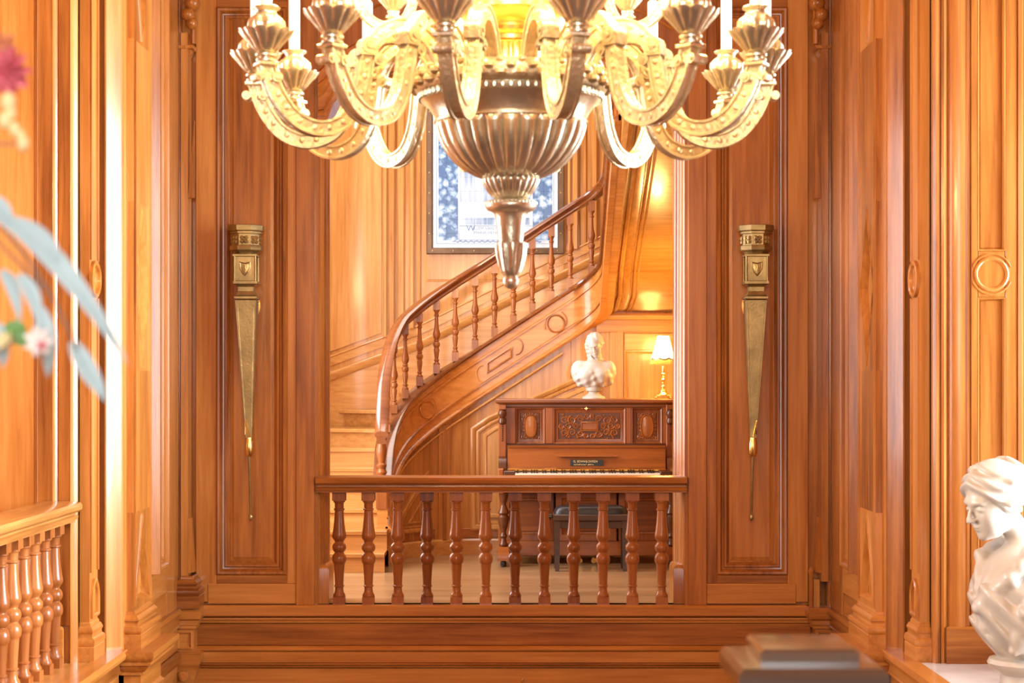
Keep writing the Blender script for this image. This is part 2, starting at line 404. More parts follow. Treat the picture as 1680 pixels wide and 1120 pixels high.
# stepped reveal of the opening
def reveal(name, dx, y0, y1, mat):
    def line(d):
        p = [(AL+d, 0.0)]
        for i in range(N+1):
            x = AL+d+(AR-AL-2*d)*i/N; p.append((x, SPR+(AB-d*0.8)*math.sqrt(max(0, 1-((x-AC)/(0.5*(AR-AL)-d))**2))))
        return p+[(AR-d, 0.0)]
    rows = [[(a, YB+0.03+y, b) for a, b in line(d)] for d, y in ((-0.02, y0), (dx-0.012, y0), (dx, y0+0.017), (dx, y1), (-0.02, y1))]
    return MB().grid(rows).build(name, mat, WB)
reveal('reveal_moulding', 0.010, 0.02, 0.12, 'oak_z')
reveal('reveal_moulding', 0.024, 0.12, 0.20, 'oak_z')
reveal('reveal_moulding', 0.036, 0.20, 0.27, 'oak_z')
reveal('reveal_moulding', 0.050, 0.27, 0.36, 'oak_z')
# jamb base blocks
for s_, xe in ((1, AL), (-1, AR)):
    x0 = xe+s_*0.0; x1 = xe+s_*0.075
    m = MB(); m.loft([[(x0, YB+0.06, z), (x1-s_*d, YB+0.06+d, z), (x1-s_*d, YB+0.40, z), (x0, YB+0.40, z)] for d, z in ((0, 0.0), (0, 0.24), (0.012, 0.262), (0.03, 0.275))])
    m.build('jamb_base', 'oak_z', WB)
# dado below the sill
DA, DBx = XB(322), XB(1330)
m = MB(T_back); m.loft([[(u, v, w_) for v, w_ in ((0.0, -0.36), (0.0, 0.055), (-0.012, 0.066), (-0.070, 0.066), (-0.078, 0.058), (-0.09, 0.0), (-0.09, -0.36))] for u in (DA, DBx)])
m.build('sill', 'oak_x', WB)
m = MB(T_back); m.loft([[(u, v, w_) for v, w_ in ((-0.088, 0.0), (-0.088, 0.05), (-0.102, 0.05), (-0.106, 0.032), (-0.118, 0.042), (-0.124, 0.042), (-0.13, 0.0))] for u in (DA, DBx)])
m.build('dado_moulding', 'oak_x', WB)
board('dado_board', WB, T_back, DA, DBx, -0.285, -0.131, 0, 0.03, 'oak_x')
m = MB(T_back); m.loft([[(u, v, w_) for v, w_ in ((-0.286, 0.0), (-0.286, 0.036), (-0.298, 0.05), (-0.312, 0.056), (-0.322, 0.05), (-0.326, 0.0))] for u in (DA, DBx)])
m.build('dado_moulding', 'oak_x', WB)
board('dado_board', WB, T_back, DA, DBx, -0.405, -0.327, 0, 0.05, 'oak_x')
m = MB(T_back); m.loft([[(u, v, w_) for v, w_ in ((-0.406, 0.0), (-0.406, 0.06), (-0.416, 0.06), (-0.424, 0.04), (-0.44, 0.034), (-0.446, 0.0))] for u in (DA, DBx)])
m.build('dado_moulding', 'oak_x', WB)
board('dado_board', WB, T_back, DA, DBx, -1.5, -0.447, 0, 0.03, 'oak_x')
board('dado_board', WB, T_back, DA, DBx, -2.8, -1.51, 0, 0.03, 'oak_x')
MB(T_back).lathe([(0.014, 0), (0.012, 0.006), (0.003, 0.008)], 12, c=(XB(857), -0.53, 0.03)).build('plug', 'honey_x', WB)

# ---- landing balustrade in the opening
bal = thing('balustrade', (AC, YB+0.07, 0.0), 'oak landing balustrade with turned balusters across the arched opening', 'balustrade')
for i in range(12):
    link('baluster', BAL, 'chest_z', bal, loc=(XB(555+48.35*i)-AC, 0.0, 0.0))
m = MB(); yy = YB+0.07
sec = [(-0.085, 0.792), (-0.085, 0.802), (-0.10, 0.806), (-0.105, 0.826), (-0.090, 0.832), (-0.088, 0.844), (-0.110, 0.848), (-0.124, 0.862), (-0.126, 0.882), (-0.116, 0.898), (-0.09, 0.905)]
sec = sec+[(-a, b) for a, b in sec[::-1]]
m.loft([[(XB(p)-AC, a, b) for a, b in sec] for p in (519, 1126)])
m.build('handrail', 'oak_x', bal)

# ---- side walls. T maps (Y, Z, outwards from the wall) for the left (-1) and right (+1) side
def side_T(sg, xw): return (lambda u, v, w_: (sg*(xw-w_), u, v))
ANG_BASE = [(0.055, 0.0), (0.055, 0.083), (0.050, 0.088), (0.058, 0.100), (0.060, 0.112), (0.056, 0.126), (0.046, 0.134), (0.034, 0.138), (0.030, 0.150), (0.034, 0.162), (0.040, 0.166), (0.040, 0.176), (0.030, 0.186), (0.024, 0.196), (0.012, 0.200), (0.010, 0.214), (0.0, 0.222)]
PED_CAP = [(0.0, -0.75), (0.0, -0.30), (0.012, -0.295), (0.02, -0.27), (0.008, -0.262), (0.0, -0.25), (0.0, -0.15), (0.018, -0.145), (0.018, -0.128), (0.03, -0.12), (0.05, -0.098), (0.056, -0.085), (0.072, -0.08), (0.072, -0.062), (0.088, -0.045), (0.094, -0.03), (0.094, 0.0)]
def dado(parent, T, u0, u1, w0, mat, cap=0.055):
    for pr in ([(0.0, 0.0), (0.0, cap), (-0.03, cap+0.006), (-0.042, cap), (-0.044, 0.0)], [(-0.044, 0.0), (-0.044, cap-0.014), (-0.118, cap-0.014), (-0.126, cap-0.006), (-0.132, 0.0)],
               [(-0.133, 0), (-0.133, cap-0.03), (-0.295, cap-0.03), (-0.295, 0)], [(-0.296, 0.0), (-0.306, cap-0.008), (-0.318, cap), (-0.375, cap), (-0.385, cap-0.01), (-0.39, 0)], [(-0.391, 0), (-0.391, cap-0.03), (-1.6, cap-0.03), (-1.6, 0)]):
        m = MB(T); m.loft([[(u, v, w0+w_) for v, w_ in pr] for u in (u0, u1)]); m.build('dado_board', mat, parent)
YR = 10.30                          # return where the wall steps back
YE = 9.82                           # end wall of the side bays, facing the camera
def side_wall(sg):
    nm = 'left' if sg < 0 else 'right'
    m = MB()
    m.box(sg*2.30, sg*2.75, YR+0.02, YB+0.02, -2.8, ZTOP)
    W = structure(m.build('wall_'+nm, 'oak_z', smooth=0), ('oak panelled wall with pilasters on the %s of the hall' % nm))
    T = side_T(sg, 2.30)
    # panel between corner pilaster and great pilaster
    board('stile', W, T, 11.80, 12.18, 0.0, ZTOP, 0, 0.03, 'oak_z')
    board('stile', W, T, YR+0.5, 11.16, 0.0, ZTOP, 0, 0.03, 'oak_z')
    MB(T).loft([[(u, z, w_) for u, w_ in ((11.16, 0.0), (11.16, 0.02), (11.20, 0.02), (11.265, 0.09), (11.30, 0.09), (11.34, 0.04), (11.34, 0.0))] for z in (0.34, 5.2)]).build('splayed_moulding', 'oak_z', W)
    board('rail', W, T, 11.16, 11.80, 0.155, 0.33, 0, 0.03, 'oak_y')
    board('rail', W, T, 11.16, 11.80, 0.0, 0.154, 0, 0.022, 'oak_y')
    frame('panel_moulding', W, T, 11.34, 11.80, 0.33, 4.9, scaled(BOLECTION, 1.0, 1.3), 'oak_z')
    raised('panel', W, T, 11.43, 11.71, 0.42, 4.81, 0.0, 'oak_z', bev=0.05, rise=0.02)
    dado(W, T, YR+0.5, 12.2, 0.0, 'oak_y')
    # great pilaster with lozenge panels
    P = MB(T); P.box(10.36, 10.84, 0.20, ZTOP, 0.0, 0.072); P = P.build('pilaster', 'oak_z', W, smooth=0)
    stack('pilaster_base', P, T, 10.36, 10.84, 0.0, 0.11, ANG_BASE, 'oak_y')
    stack('pedestal', P, T, 10.30, 10.90, 0.0, 0.165, PED_CAP, 'oak_y')
    u0, u1, uc = 10.385, 10.815, 10.60
    zc = H+(VY-472)/271.7
    def plate(z0, z1, hole=None):
        """face board of the pilaster between z0 and z1, with a lozenge or triangle cut through it"""
        A_, B_ = 10.36, 10.84
        m = MB(T)
        if hole is None:
            m.box(A_, B_, z0, z1, 0.072, 0.110); m.build('pilaster_board', 'oak_z', P, smooth=0); return
        n = len(hole); cu = sum(p[0] for p in hole)/n; cv = sum(p[1] for p in hole)/n
        ang = sorted(math.atan2(p[1]-cv, p[0]-cu) for p in list(hole)+[(A_, z0), (B_, z0), (B_, z1), (A_, z1)])
        hx, out = [], []
        for t in ang:                            # along each ray: border of the board and edge of the hole
            du, dv = math.cos(t), math.sin(t)
            k = min((B_-cu)/du if du > 1e-6 else 1e9, (A_-cu)/du if du < -1e-6 else 1e9, (z1-cv)/dv if dv > 1e-6 else 1e9, (z0-cv)/dv if dv < -1e-6 else 1e9)
            out.append((cu+du*k, cv+dv*k)); best = 1e9
            for i in range(n):
                (ax, ay), (bx, by) = hole[i], hole[(i+1) % n]; ex, ey = bx-ax, by-ay; den = du*ey-dv*ex
                if abs(den) < 1e-9: continue
                r_ = ((ax-cu)*ey-(ay-cv)*ex)/den; q_ = ((ax-cu)*dv-(ay-cv)*du)/den
                if r_ > 0 and -1e-6 <= q_ <= 1+1e-6: best = min(best, r_)
            hx.append((cu+du*best, cv+dv*best))
        ring = lambda pts, w_: [(u, v, w_) for u, v in pts]
        ins = lambda f: [(cu+(u-cu)*f, cv+(v-cv)*f) for u, v in hx]
        m.grid([ring(out, 0.072), ring(out, 0.110), ring(hx, 0.110), ring(ins(.97), 0.118), ring(ins(.92), 0.118), ring(ins(.88), 0.104), ring(ins(.80), 0.073)], cu=True)
        m.build('pilaster_board', 'oak_z', P, smooth=0)
        f = 0.58; MB(T).loft([ring(ins(f), 0.072), ring(ins(f-.04), 0.084), ring(ins(f-.14), 0.086)]).build('lozenge', 'oak_z', P, smooth=0)
    a0, a1 = u0+0.015, u1-0.015
    plate(0.20, 0.80, [(a0, 0.25), (a1, 0.25), (uc, 0.78)])
    plate(0.80, zc-0.50)
    plate(zc-0.50, zc+0.50, [(uc, zc-0.48), (a1, zc), (uc, zc+0.48), (a0, zc)])
    plate(zc+0.50, 3.60)
    plate(3.60, 4.20, [(uc, 3.62), (a1, 4.15), (a0, 4.15)])
    plate(4.20, ZTOP)
    for e in (10.372, 10.828):
        MB(T).box(e-0.008, e+0.008, 0.24, ZTOP-0.1, 0.11, 0.122).build('pilaster_fillet', 'oak_z', P, smooth=0)
    # return facing the camera and the narrow wall with the small pilaster
    T_r = lambda u, v, w_: (sg*u, YR-w_, v)
    MB(T_r).box(2.235, 2.46, -2.8, ZTOP, -0.1, 0.0).build('return_board', 'oak_z', W, smooth=0)
    MB(T_r).loft([[(2.237, z, 0.0), (2.237, z, 0.012), (2.247, z, 0.018), (2.318, z, 0.085), (2.328, z, 0.085), (2.34, z, 0.0)] for z in (0.0, ZTOP)]).build('return_strip', 'oak_z', W)
    m = MB(); m.box(sg*2.39, sg*2.75, YE+0.02, YR-0.001, -2.8, ZTOP); m.build('return_wall', 'oak_z', W, smooth=0)
    T3 = side_T(sg, 2.39)
    p3 = MB(T3); p3.box(9.87, 10.07, 0.2, ZTOP, 0.0, 0.055); p3 = p3.build('small_pilaster', 'oak_z', W, smooth=0)
    stack('pilaster_base', p3, T3, 9.87, 10.07, 0.0, 0.055, [(d*0.62, z) for d, z in ANG_BASE], 'oak_y')
    ring_mould('roundel', p3, T3, 9.97, 2.156, 0.105, [(0, .055), (0, .074), (.012, .080), (.024, .074), (.030, .060), (.04, .055)], 'oak_z')
    for e in (9.885, 10.055):
        for a, b in ((0.50, 2.05), (2.26, ZTOP-0.1)):
            MB(T3).box(e-0.010, e+0.010, a, b, 0.055, 0.066).build('pilaster_fillet', 'oak_z', p3, smooth=0)
    arcp = [(9.97+0.085*math.cos(PI*i/12), 0.34+0.12*math.sin(PI*i/12)) for i in range(13)]
    MB(T3).mould([(10.055, 0.24)]+arcp+[(9.885, 0.24)], [(0, .055), (0, .07), (.014, .076), (.026, .068), (.03, .055)]).build('pilaster_arch', 'oak_z', p3)
    # bead between the small pilaster and the great pilaster
    MB(T3).tube([(10.16, 0.02, 0.0), (10.16, ZTOP-0.02, 0.0)], 0.022, 8).build('bead', 'oak_z', W)
    # end wall of the bay
    T_e = lambda u, v, w_: (sg*u, YE-w_, v)
    XE = lambda px: (px-VX)/293.3
    E = MB(T_e); E.box(2.39, 4.2, -2.8, ZTOP, -0.3, 0.0); E = structure(E.build('wall_bay_'+nm, 'oak_z', smooth=0), 'panelled end wall of the %s bay facing the camera' % nm)
    def conv(name, a, b, prof, mat='oak_z', z0=0.0, z1=ZTOP):
        m = MB(T_e); m.loft([[(a+(b-a)*t, z, w_) for t, w_ in prof] for z in (z0, z1)]); return m.build(name, mat, E)
    hump = [(0, 0)]+[(0.5-0.5*math.cos(PI*i/8), 0.035*math.sin(PI*i/8)) for i in range(1, 8)]+[(1, 0)]
    if sg < 0:
        conv('frame_moulding', 2.39, 2.425, [(0, 0), (0, .004), (.75, .032), (.9, .034), (1, .028), (1, 0)])
        board('stile', E, T_e, 2.426, 2.494, 0.21, ZTOP, 0.0, 0.020, 'oak_z')
        conv('frame_moulding', 2.494, 2.522, [(0, 0), (0.0, .014), (.7, .036), (.9, .038), (1, .03), (1, 0)])
        board('stile', E, T_e, 2.522, 2.612, 0.21, ZTOP, 0.0, 0.014, 'oak_z')
        board('panel', E, T_e, 2.63, 3.2, 0.24, ZTOP-0.2, 0.0, 0.004, 'oak_z')
        board('stile', E, T_e, 3.22, 3.40, 0.21, ZTOP, 0.0, 0.024, 'oak_z')
    else:
        conv('frame_moulding', 2.39, 2.435, [(0, 0), (0, .02), (.3, .032), (.6, .03), (.7, .016), (1, .014), (1, 0)])
        conv('frame_moulding', 2.437, 2.475, [(0, 0), (0.0, .02), (.4, .026), (1, .006), (1, 0)])
        conv('convex_board', 2.477, 2.565, [(0, 0), (0, .004), (.15, .02), (.4, .034), (.7, .04), (1, .042), (1, 0)])
        conv('frame_moulding', 2.567, 2.600, [(0, 0), (0, .03), (.4, .034), (.5, .02), (1, .018), (1, 0)])
        board('stile', E, T_e, 2.602, 2.640, 0.21, ZTOP, 0.0, 0.024, 'oak_z')
        board('stile', E, T_e, 2.795, 2.862, 0.21, ZTOP, 0.0, 0.024, 'oak_z')
        zr = H+(VY-450)/293.3; uc = 0.5*(2.640+2.795)
        for a, b in ((0.30, zr-0.13), (zr+0.13, ZTOP-0.2)):
            frame('panel_moulding', E, T_e, 2.640, 2.795, a, b, [(0, 0), (0, .024), (.006, .024), (.012, .008), (.016, .0)], 'oak_z')
            board('panel', E, T_e, 2.656, 2.779, a+0.016, b-0.016, 0.0, 0.006, 'oak_z')
        board('roundel_block', E, T_e, 2.642, 2.793, zr-0.129, zr+0.129, 0.0, 0.022, 'oak_z')
        ring_mould('roundel', E, T_e, uc, zr, 0.099, [(0, .022), (.003, .030), (.012, .034), (.021, .028), (.026, .014), (.03, .010)], 'oak_z', 40)
        MB(T_e).lathe([(0.072, 0.0), (0.07, 0.012), (0.001, 0.014)], 32, c=(0, 0, 0)) if False else None
        for s2 in (-1, 1):
            arc = [(uc+0.113*math.cos(t), zr+s2*0.113*math.sin(t)) for t in [PI*(0.12+0.76*i/14) for i in range(15)]]
            MB(T_e).tube([(a, b, 0.024) for a, b in arc], 0.006, 6).build('roundel_arc', 'oak_z', E)
        conv('frame_moulding', 2.864, 2.90, [(0, 0), (0, .03), (.5, .036), (1, .01), (1, 0)])
        board('panel', E, T_e, 2.92, 3.35, 0.24, ZTOP-0.2, 0.0, 0.012, 'oak_z')
        board('stile', E, T_e, 3.37, 3.50, 0.21, ZTOP, 0.0, 0.024, 'oak_z')
    stack('plinth', E, T_e, 2.46, 4.0, 0.0, 0.05, [(0, 0), (0, 0.195), (-0.01, 0.208), (-0.02, 0.212)], 'oak_x')
    # window ledge of the bay: wooden rim and dado, stone slab behind it
    Td = side_T(sg, 2.30)
    G = shell('trim_'+('1' if sg < 0 else '2'), 'moulded oak ledge front along the %s bay' % nm)
    m = MB(Td); m.loft([[(u, v, w_) for v, w_ in ((0.009, -0.02), (0.009, 0.088), (-0.02, 0.10), (-0.04, 0.095), (-0.05, 0.08), (-0.05, -0.02))] for u in (3.0, YR-0.02)]); m.build('ledge_rim', 'oak_y', G)
    dado(G, Td, 3.0, YR-0.02, 0.0, 'oak_y', cap=0.07)
    return W, E
WL, EL = side_wall(-1)
WR, ER = side_wall(1)
structure(MB().box(2.30, 4.2, 3.0, YE, -0.06, 0.004).build('windowsill_right', 'stone'), 'pale stone window ledge under the large bust')
structure(MB().box(-4.2, -2.30, 3.0, YE, -0.06, 0.004).build('ledge_left', 'honey_y'), 'wooden ledge under the side balustrade')

# left bay: panelled recess behind the balustrade


# corner pilasters on the arched wall
def corner_pilaster(sg):
    W = WB
    T = lambda u, v, w_: (sg*u, YB-w_, v)
    x0, x1 = 2.135, 2.30
    cut = 0.215 if sg < 0 else 0.18
    P = MB(T); P.box(2.205, 2.255, cut, 4.0, 0.0, 0.14); P = P.build('corner_pilaster', 'oak_z', W, smooth=0)
    for xx, r in ((2.268, 0.012), (2.288, 0.014)):
        MB(T).tube([(xx, 0.0, 0.12), (xx, ZTOP-0.02, 0.12)], r, 10).build('bead', 'oak_z', P)
    MB(T).box(2.255, 2.32, 0.0, ZTOP, 0.0, 0.12).build('corner_post', 'oak_z', P, smooth=0)
    # corbel near the top
    stack('corbel', P, T, 2.175, 2.265, 0.0, 0.14, [(-0.055, 3.78), (-0.045, 3.83), (-0.02, 3.86), (-0.012, 3.885), (0.006, 3.89), (0.012, 3.91), (-0.01, 3.915), (-0.01, 3.96), (-0.03, 4.0)], 'oak_z')
    m = MB(T); m.tube([(2.165, z, 0.145) for z in (3.92, 4.2)], lambda t: 0.018+0.012*math.sin(t*9)**2, 10)
    m.ball((2.175, 4.06, 0.165), 0.045); m.ball((2.20, 4.12, 0.17), 0.05); m.ball((2.17, 4.20, 0.165), 0.06); m.build('corbel_scroll', 'oak_z', P)
    MB(T).loft([[(2.16+k*(1-t), 2.85+0.55*t, w_) for k, w_ in ((0, 0.14), (0.045, 0.14), (0.045, 0.10), (0, 0.12))] for t in (0, 0.35, 0.7, 0.98)]).build('drop_leaf', 'oak_z', P)
    MB(T).loft([[(2.195+k, 0.24+0.38*t, w_) for k, w_ in ((-0.022*(1-t), 0.10), (0.012, 0.142), (0.012, 0.0), (-0.022*(1-t), 0.0))] for t in (0, 0.5, 1)]).build('pilaster_fin', 'oak_z', P)
    if sg < 0:
        stack('pilaster_base', P, T, x0+0.035, 2.24, 0.0, 0.16, [(d, z) for d, z in ANG_BASE], 'oak_x')
    else:
        MB(T).box(2.16, 2.20, 0.0, 0.19, 0.0, 0.10).build('raw_board', 'honey_z', P, smooth=0)
        m = MB(T); m.loft([[(2.145+a, z, 0.06+b) for a, b in ((-r, -r), (r, -r), (r, r), (-r, r))] for r, z in ((0.012, 0.0), (0.012, 0.22), (0.018, 0.235), (0.016, 0.255), (0.002, 0.28))]); m.build('peg', 'oak_z', P)
    # pedestal with panel
    ped = stack('pedestal', P, T, 2.165, 2.29, 0.0, 0.13, [(0.0, -0.75), (0.0, -0.52), (0.004, -0.50), (0.02, -0.43), (0.03, -0.41), (0.045, -0.39), (0.052, -0.365), (0.052, -0.325), (0.0, -0.31), (0.0, -0.15), (0.02, -0.145), (0.02, -0.125), (0.03, -0.12), (0.03, -0.09), (0.055, -0.075), (0.06, -0.05), (0.06, -0.025), (0.045, 0.0)], 'oak_x')
    frame('pedestal_panel', P, T, 2.175, 2.285, -0.29, -0.165, [(0, 0.13), (0, .142), (.008, .146), (.018, .134), (.02, .132)], 'oak_z')
    m = MB(T); m.tube([(2.228, -0.47, 0.15), (2.228, -0.47, 0.185)], 0.035, 12); m.tube([(2.228, -0.47, 0.18), (2.228, -0.47, 0.20)], 0.018, 10); m.build('scroll', 'oak_x', P)
corner_pilaster(-1); corner_pilaster(1)

# ---- side balustrade on the left
bl = thing('balustrade', (-2.48, YE-0.05, 0.004), 'oak balustrade running along the left bay towards the camera', 'balustrade')
for i in range(16):
    link('baluster', BAL, 'chest_z', bl, loc=(0.0, -0.115-0.207*i, 0.0))
m = MB()
m.loft([[(a, y, b) for a, b in sec] for y in (0.02, -3.6)])
m.build('handrail', 'honey_y', bl)

# shell behind the camera
structure(MB().box(-4.6, 4.6, -3.2, -3.0, -2.8, ZTOP).build('wall_gallery', 'oak_z', smooth=0), 'panelled wall behind the camera')
for sg, nm in ((-1, 'left'), (1, 'right')):
    structure(MB().box(sg*4.2, sg*4.4, -3.0, YE+0.3, -2.8, ZTOP).build('wall_outer_'+nm, 'oak_z', smooth=0), 'outer wall of the %s bay with the tall window' % nm)
    structure(MB().box(sg*2.30, sg*4.2, -3.0, 3.0, -2.8, ZTOP).build('wall_near_'+nm, 'oak_z', smooth=0), 'panelled wall near the camera on the %s' % nm)
def window(name, label, T, u0, u1, v0, v1):
    m = MB(T); f = 0.07
    for a, b, c, d in ((u0-f, u0, v0-f, v1+f), (u1, u1+f, v0-f, v1+f), (u0, u1, v0-f, v0), (u0, u1, v1, v1+f)): m.box(a, b, c, d, 0.0, 0.10)
    W = structure(m.build(name, 'window_white', smooth=0), label)
    for i in range(1, 3):
        u = u0+(u1-u0)*i/3; MB(T).box(u-0.025, u+0.025, v0, v1, 0.03, 0.09).build('mullion', 'window_white', W, smooth=0)
    for i in range(1, 4):
        v = v0+(v1-v0)*i/4; MB(T).box(u0, u1, v-0.02, v+0.02, 0.03, 0.09).build('glazing_bar', 'window_white', W, smooth=0)
window('window_1', 'tall white window of the right bay', lambda u, v, w_: (4.2-w_*3, u, v), 6.9, 9.5, 0.5, 4.1)
window('window_2', 'tall white window of the left bay', lambda u, v, w_: (-4.2+w_*2, u, v), 6.4, 9.6, 0.5, 4.1)
window('window_3', 'tall white window behind the camera', lambda u, v, w_: (u, -3.0+w_*2, v), -1.6, 1.6, 1.4, 4.6)

# ================================================================== THE STAIR HALL
YS = 15.90                          # face of the stair string on the long flight
YW = 17.0                           # wall behind the stairs
structure(MB().box(-2.6, 2.6, YB+0.10, 18.0, -0.1, 0.002).build('floor', 'floor_wood'), 'polished wooden landing floor under the piano')
structure(MB().box(-3.0, 3.0, YB+0.36, 18.2, 6.2, 6.3).build('ceiling_stair', 'plaster'), 'pale ceiling above the staircase')
structure(MB().box(2.35, 2.6, YB+0.36, 17.2, 0, 6.2).build('wall_stair_right', 'honey_z', smooth=0), 'panelled wall on the right of the stair hall')
# rear wall with a rounded corner
def wall_path():
    pts = [(-2.5, YB+0.36), (-2.5, 15.8)]
    for i in range(1, 17):
        t = PI/2*i/16; pts.append((-1.3-1.2*math.cos(t), 15.8+1.2*math.sin(t)))
    pts += [(-0.8, YW), (0.0, YW), (0.8, YW), (2.4, YW)]
    return pts
wp = wall_path()
m = MB(); m.grid([[(x, y, z) for x, y in wp] for z in (0, 6.2)])
m.grid([[(x-0.1, y+0.1, z) for x, y in wp] for z in (0, 6.2)])
WS = structure(m.build('wall_stair', 'honey_z'), 'honey oak panelled wall curving behind the staircase')
def wall_z(x):
    xs_ = [-2.5, -2.2, -1.73, -1.24, -0.82, 0.71, 1.5, 2.4]; zs_ = [1.25, 1.47, 1.66, 1.84, 1.98, 2.73, 3.12, 3.55]
    return float(np.interp(x, xs_, zs_))
def wall_strip(name, mat, dz0, prof, xa=-2.5, xb=2.3):
    """moulding on the curved wall following the rise of the stairs; prof = (dz, out)"""
    pts = []
    for i in range(70):
        x = xa+(xb-xa)*i/69
        if x < -1.3: c = max(-1, min(1, (-1.3-x)/1.2)); t = math.acos(c); y = 15.8+1.2*math.sin(t); n = (c, -math.sin(t))
        else: y = YW; n = (0, -1)
        pts.append((x, y, wall_z(x)+dz0, n))
    m = MB(); m.loft([[(x+n[0]*o, y+n[1]*o, z+dz) for dz, o in prof] for x, y, z, n in pts]); return m.build(name, mat, WS)
wall_strip('wall_string', 'honey_x', -0.10, [(-0.7, 0.0), (-0.7, 0.02), (0.0, 0.02), (0.0, 0.0)])
wall_strip('wall_string_cap', 'honey_x', -0.06, [(-0.045, 0.0), (-0.045, 0.03), (-0.02, 0.05), (0.02, 0.055), (0.03, 0.035), (0.042, 0.03), (0.05, 0.0)])
wall_strip('wall_rail', 'honey_x', 0.06, [(-0.02, 0.0), (-0.02, 0.012), (0.06, 0.014), (0.068, 0.024), (0.08, 0.02), (0.082, 0.0)])
T_ws = lambda u, v, w_: (u, YW-w_, v)
XW = lambda px: (px-VX)*YW/F
for px, ww, d in ((533, 5, .02), (632, 7, .03), (643, 11, .05), (658, 12, .03), (676, 8, .05), (688, 5, .03), (934, 5, .03), (944, 9, .05), (957, 12, .02), (976, 8, .04)):
    x = XW(px)
    if x > -1.3:
        board('wall_stile', WS, T_ws, x-ww*0.5*YW/F, x+ww*0.5*YW/F, wall_z(x)+0.12, 6.1, 0, d, 'honey_z', ch=0.012)
def curved_panel(xa, xb, za, zb):
    pts = []
    for i in range(13):
        x = xa+(xb-xa)*i/12; c = max(-1, min(1, (-1.3-x)/1.2)); t = math.acos(c) if x < -1.3 else PI/2
        y = 15.8+1.2*math.sin(t) if x < -1.3 else YW; n = (c, -math.sin(t)) if x < -1.3 else (0, -1)
        pts.append((x, y, n))
    m = MB(); m.loft([[(x+n[0]*o, y+n[1]*o, (za(x) if k < 2 else zb)) for k, o in enumerate((0.0, 0.014, 0.014, 0.0))] for x, y, n in pts])
    return m.build('wall_panel', 'honey_z', WS)
curved_panel(-2.25, -1.75, lambda x: wall_z(x)+0.18, 5.2)
curved_panel(-1.70, XW(626), lambda x: wall_z(x)+0.18, 5.2)
raised('wall_panel', WS, T_ws, XW(697), XW(929), wall_z(0)+0.15, 5.9, 0.0, 'honey_z', bev=0.02, rise=0.008)

# ---- plan line of the stair string
def plan(s):
    """point, left normal (towards the treads) at distance s along the string"""
    if s < 0.65: return (-0.99, 14.45+s), (-1, 0)
    if s < 0.65+1.2566:
        t = (s-0.65)/0.8; return (-0.19-0.8*math.cos(t), 15.1+0.8*math.sin(t)), (-math.cos(t), math.sin(t))
    if s < 2.7166: return (-0.19+(s-1.9066), YS), (0, 1)
    if s < 2.7166+0.4084:
        t = (s-2.7166)/0.26; return (0.62+0.26*math.sin(t), YS-0.26+0.26*math.cos(t)), (math.sin(t), math.cos(t))
    return (0.88, YS-0.26-(s-3.125)), (1, 0)
S_STR = [0.0, 0.35, 0.65, 1.02, 2.567, 5.6]; Z_STR = [0.36, 0.70, 0.98, 1.33, 2.328, 2.328+0.657*3.033]
S_RL = [0.33, 0.45, 0.65, 1.02, 2.567, 5.6]; Z_RL = [1.06, 1.24, 1.56, 2.09, 3.10, 3.10+0.657*3.033]
def smooth_i(s, S, Z):
    return sum(float(np.interp(s+d, S, Z)) for d in (-0.12, -0.06, 0, 0.06, 0.12))/5
zst = lambda s: smooth_i(s, S_STR, Z_STR)
zrl = lambda s: smooth_i(s, S_RL, Z_RL)
def along(m, s0, s1, n, section, zf, cap=True):
    rows = []
    for i in range(n+1):
        s = s0+(s1-s0)*i/n; (x, y), (nx, ny) = plan(s); z = zf(s)
        rows.append([(x+nx*o, y+ny*o, max(0.004, z+dz)) for o, dz in section])
    return m.loft(rows, caps=cap)
stair = thing('staircase', (0, 0, 0), 'honey oak staircase with curved string and turned balusters rising behind the arch', 'staircase')
S0, S1 = 0.42, 5.2
along(MB(), S0, S1, 90, [(0.0, -0.47), (0.0, -0.03), (0.09, -0.03), (0.09, -0.47)], zst).build('string', 'oak_x', stair)
along(MB(), S0, S1, 90, [(-0.03, -0.035), (-0.04, -0.02), (-0.035, 0.0), (-0.01, 0.012), (0.10, 0.012), (0.125, 0.0), (0.13, -0.02), (0.12, -0.035)], zst).build('string_cap', 'dark_rail_x', stair)
along(MB(), S0, S1, 90, [(-0.028, -0.475), (-0.034, -0.455), (-0.022, -0.435), (-0.006, -0.425), (0.02, -0.425), (0.02, -0.475)], zst).build('string_moulding', 'oak_x', stair)
along(MB(), S0, S1, 90, [(-0.014, -0.36), (-0.014, -0.345), (0.0, -0.335), (0.01, -0.36)], zst).build('string_moulding', 'oak_x', stair)
along(MB(), S0, S1, 90, [(-0.014, -0.125), (-0.014, -0.11), (0.0, -0.10), (0.01, -0.125)], zst).build('string_moulding', 'oak_x', stair)
HR = [(-0.035, -0.10), (-0.045, -0.085), (-0.04, -0.07), (-0.03, -0.06), (-0.045, -0.045), (-0.058, -0.03), (-0.058, -0.015), (-0.04, 0.002), (0.0, 0.010)]
HR = [(0.05+a, b) for a, b in HR]+[(0.05-a, b) for a, b in HR[:-1][::-1]]
along(MB(), 0.36, S1, 100, HR, zrl).build('handrail', 'dark_rail_x', stair)
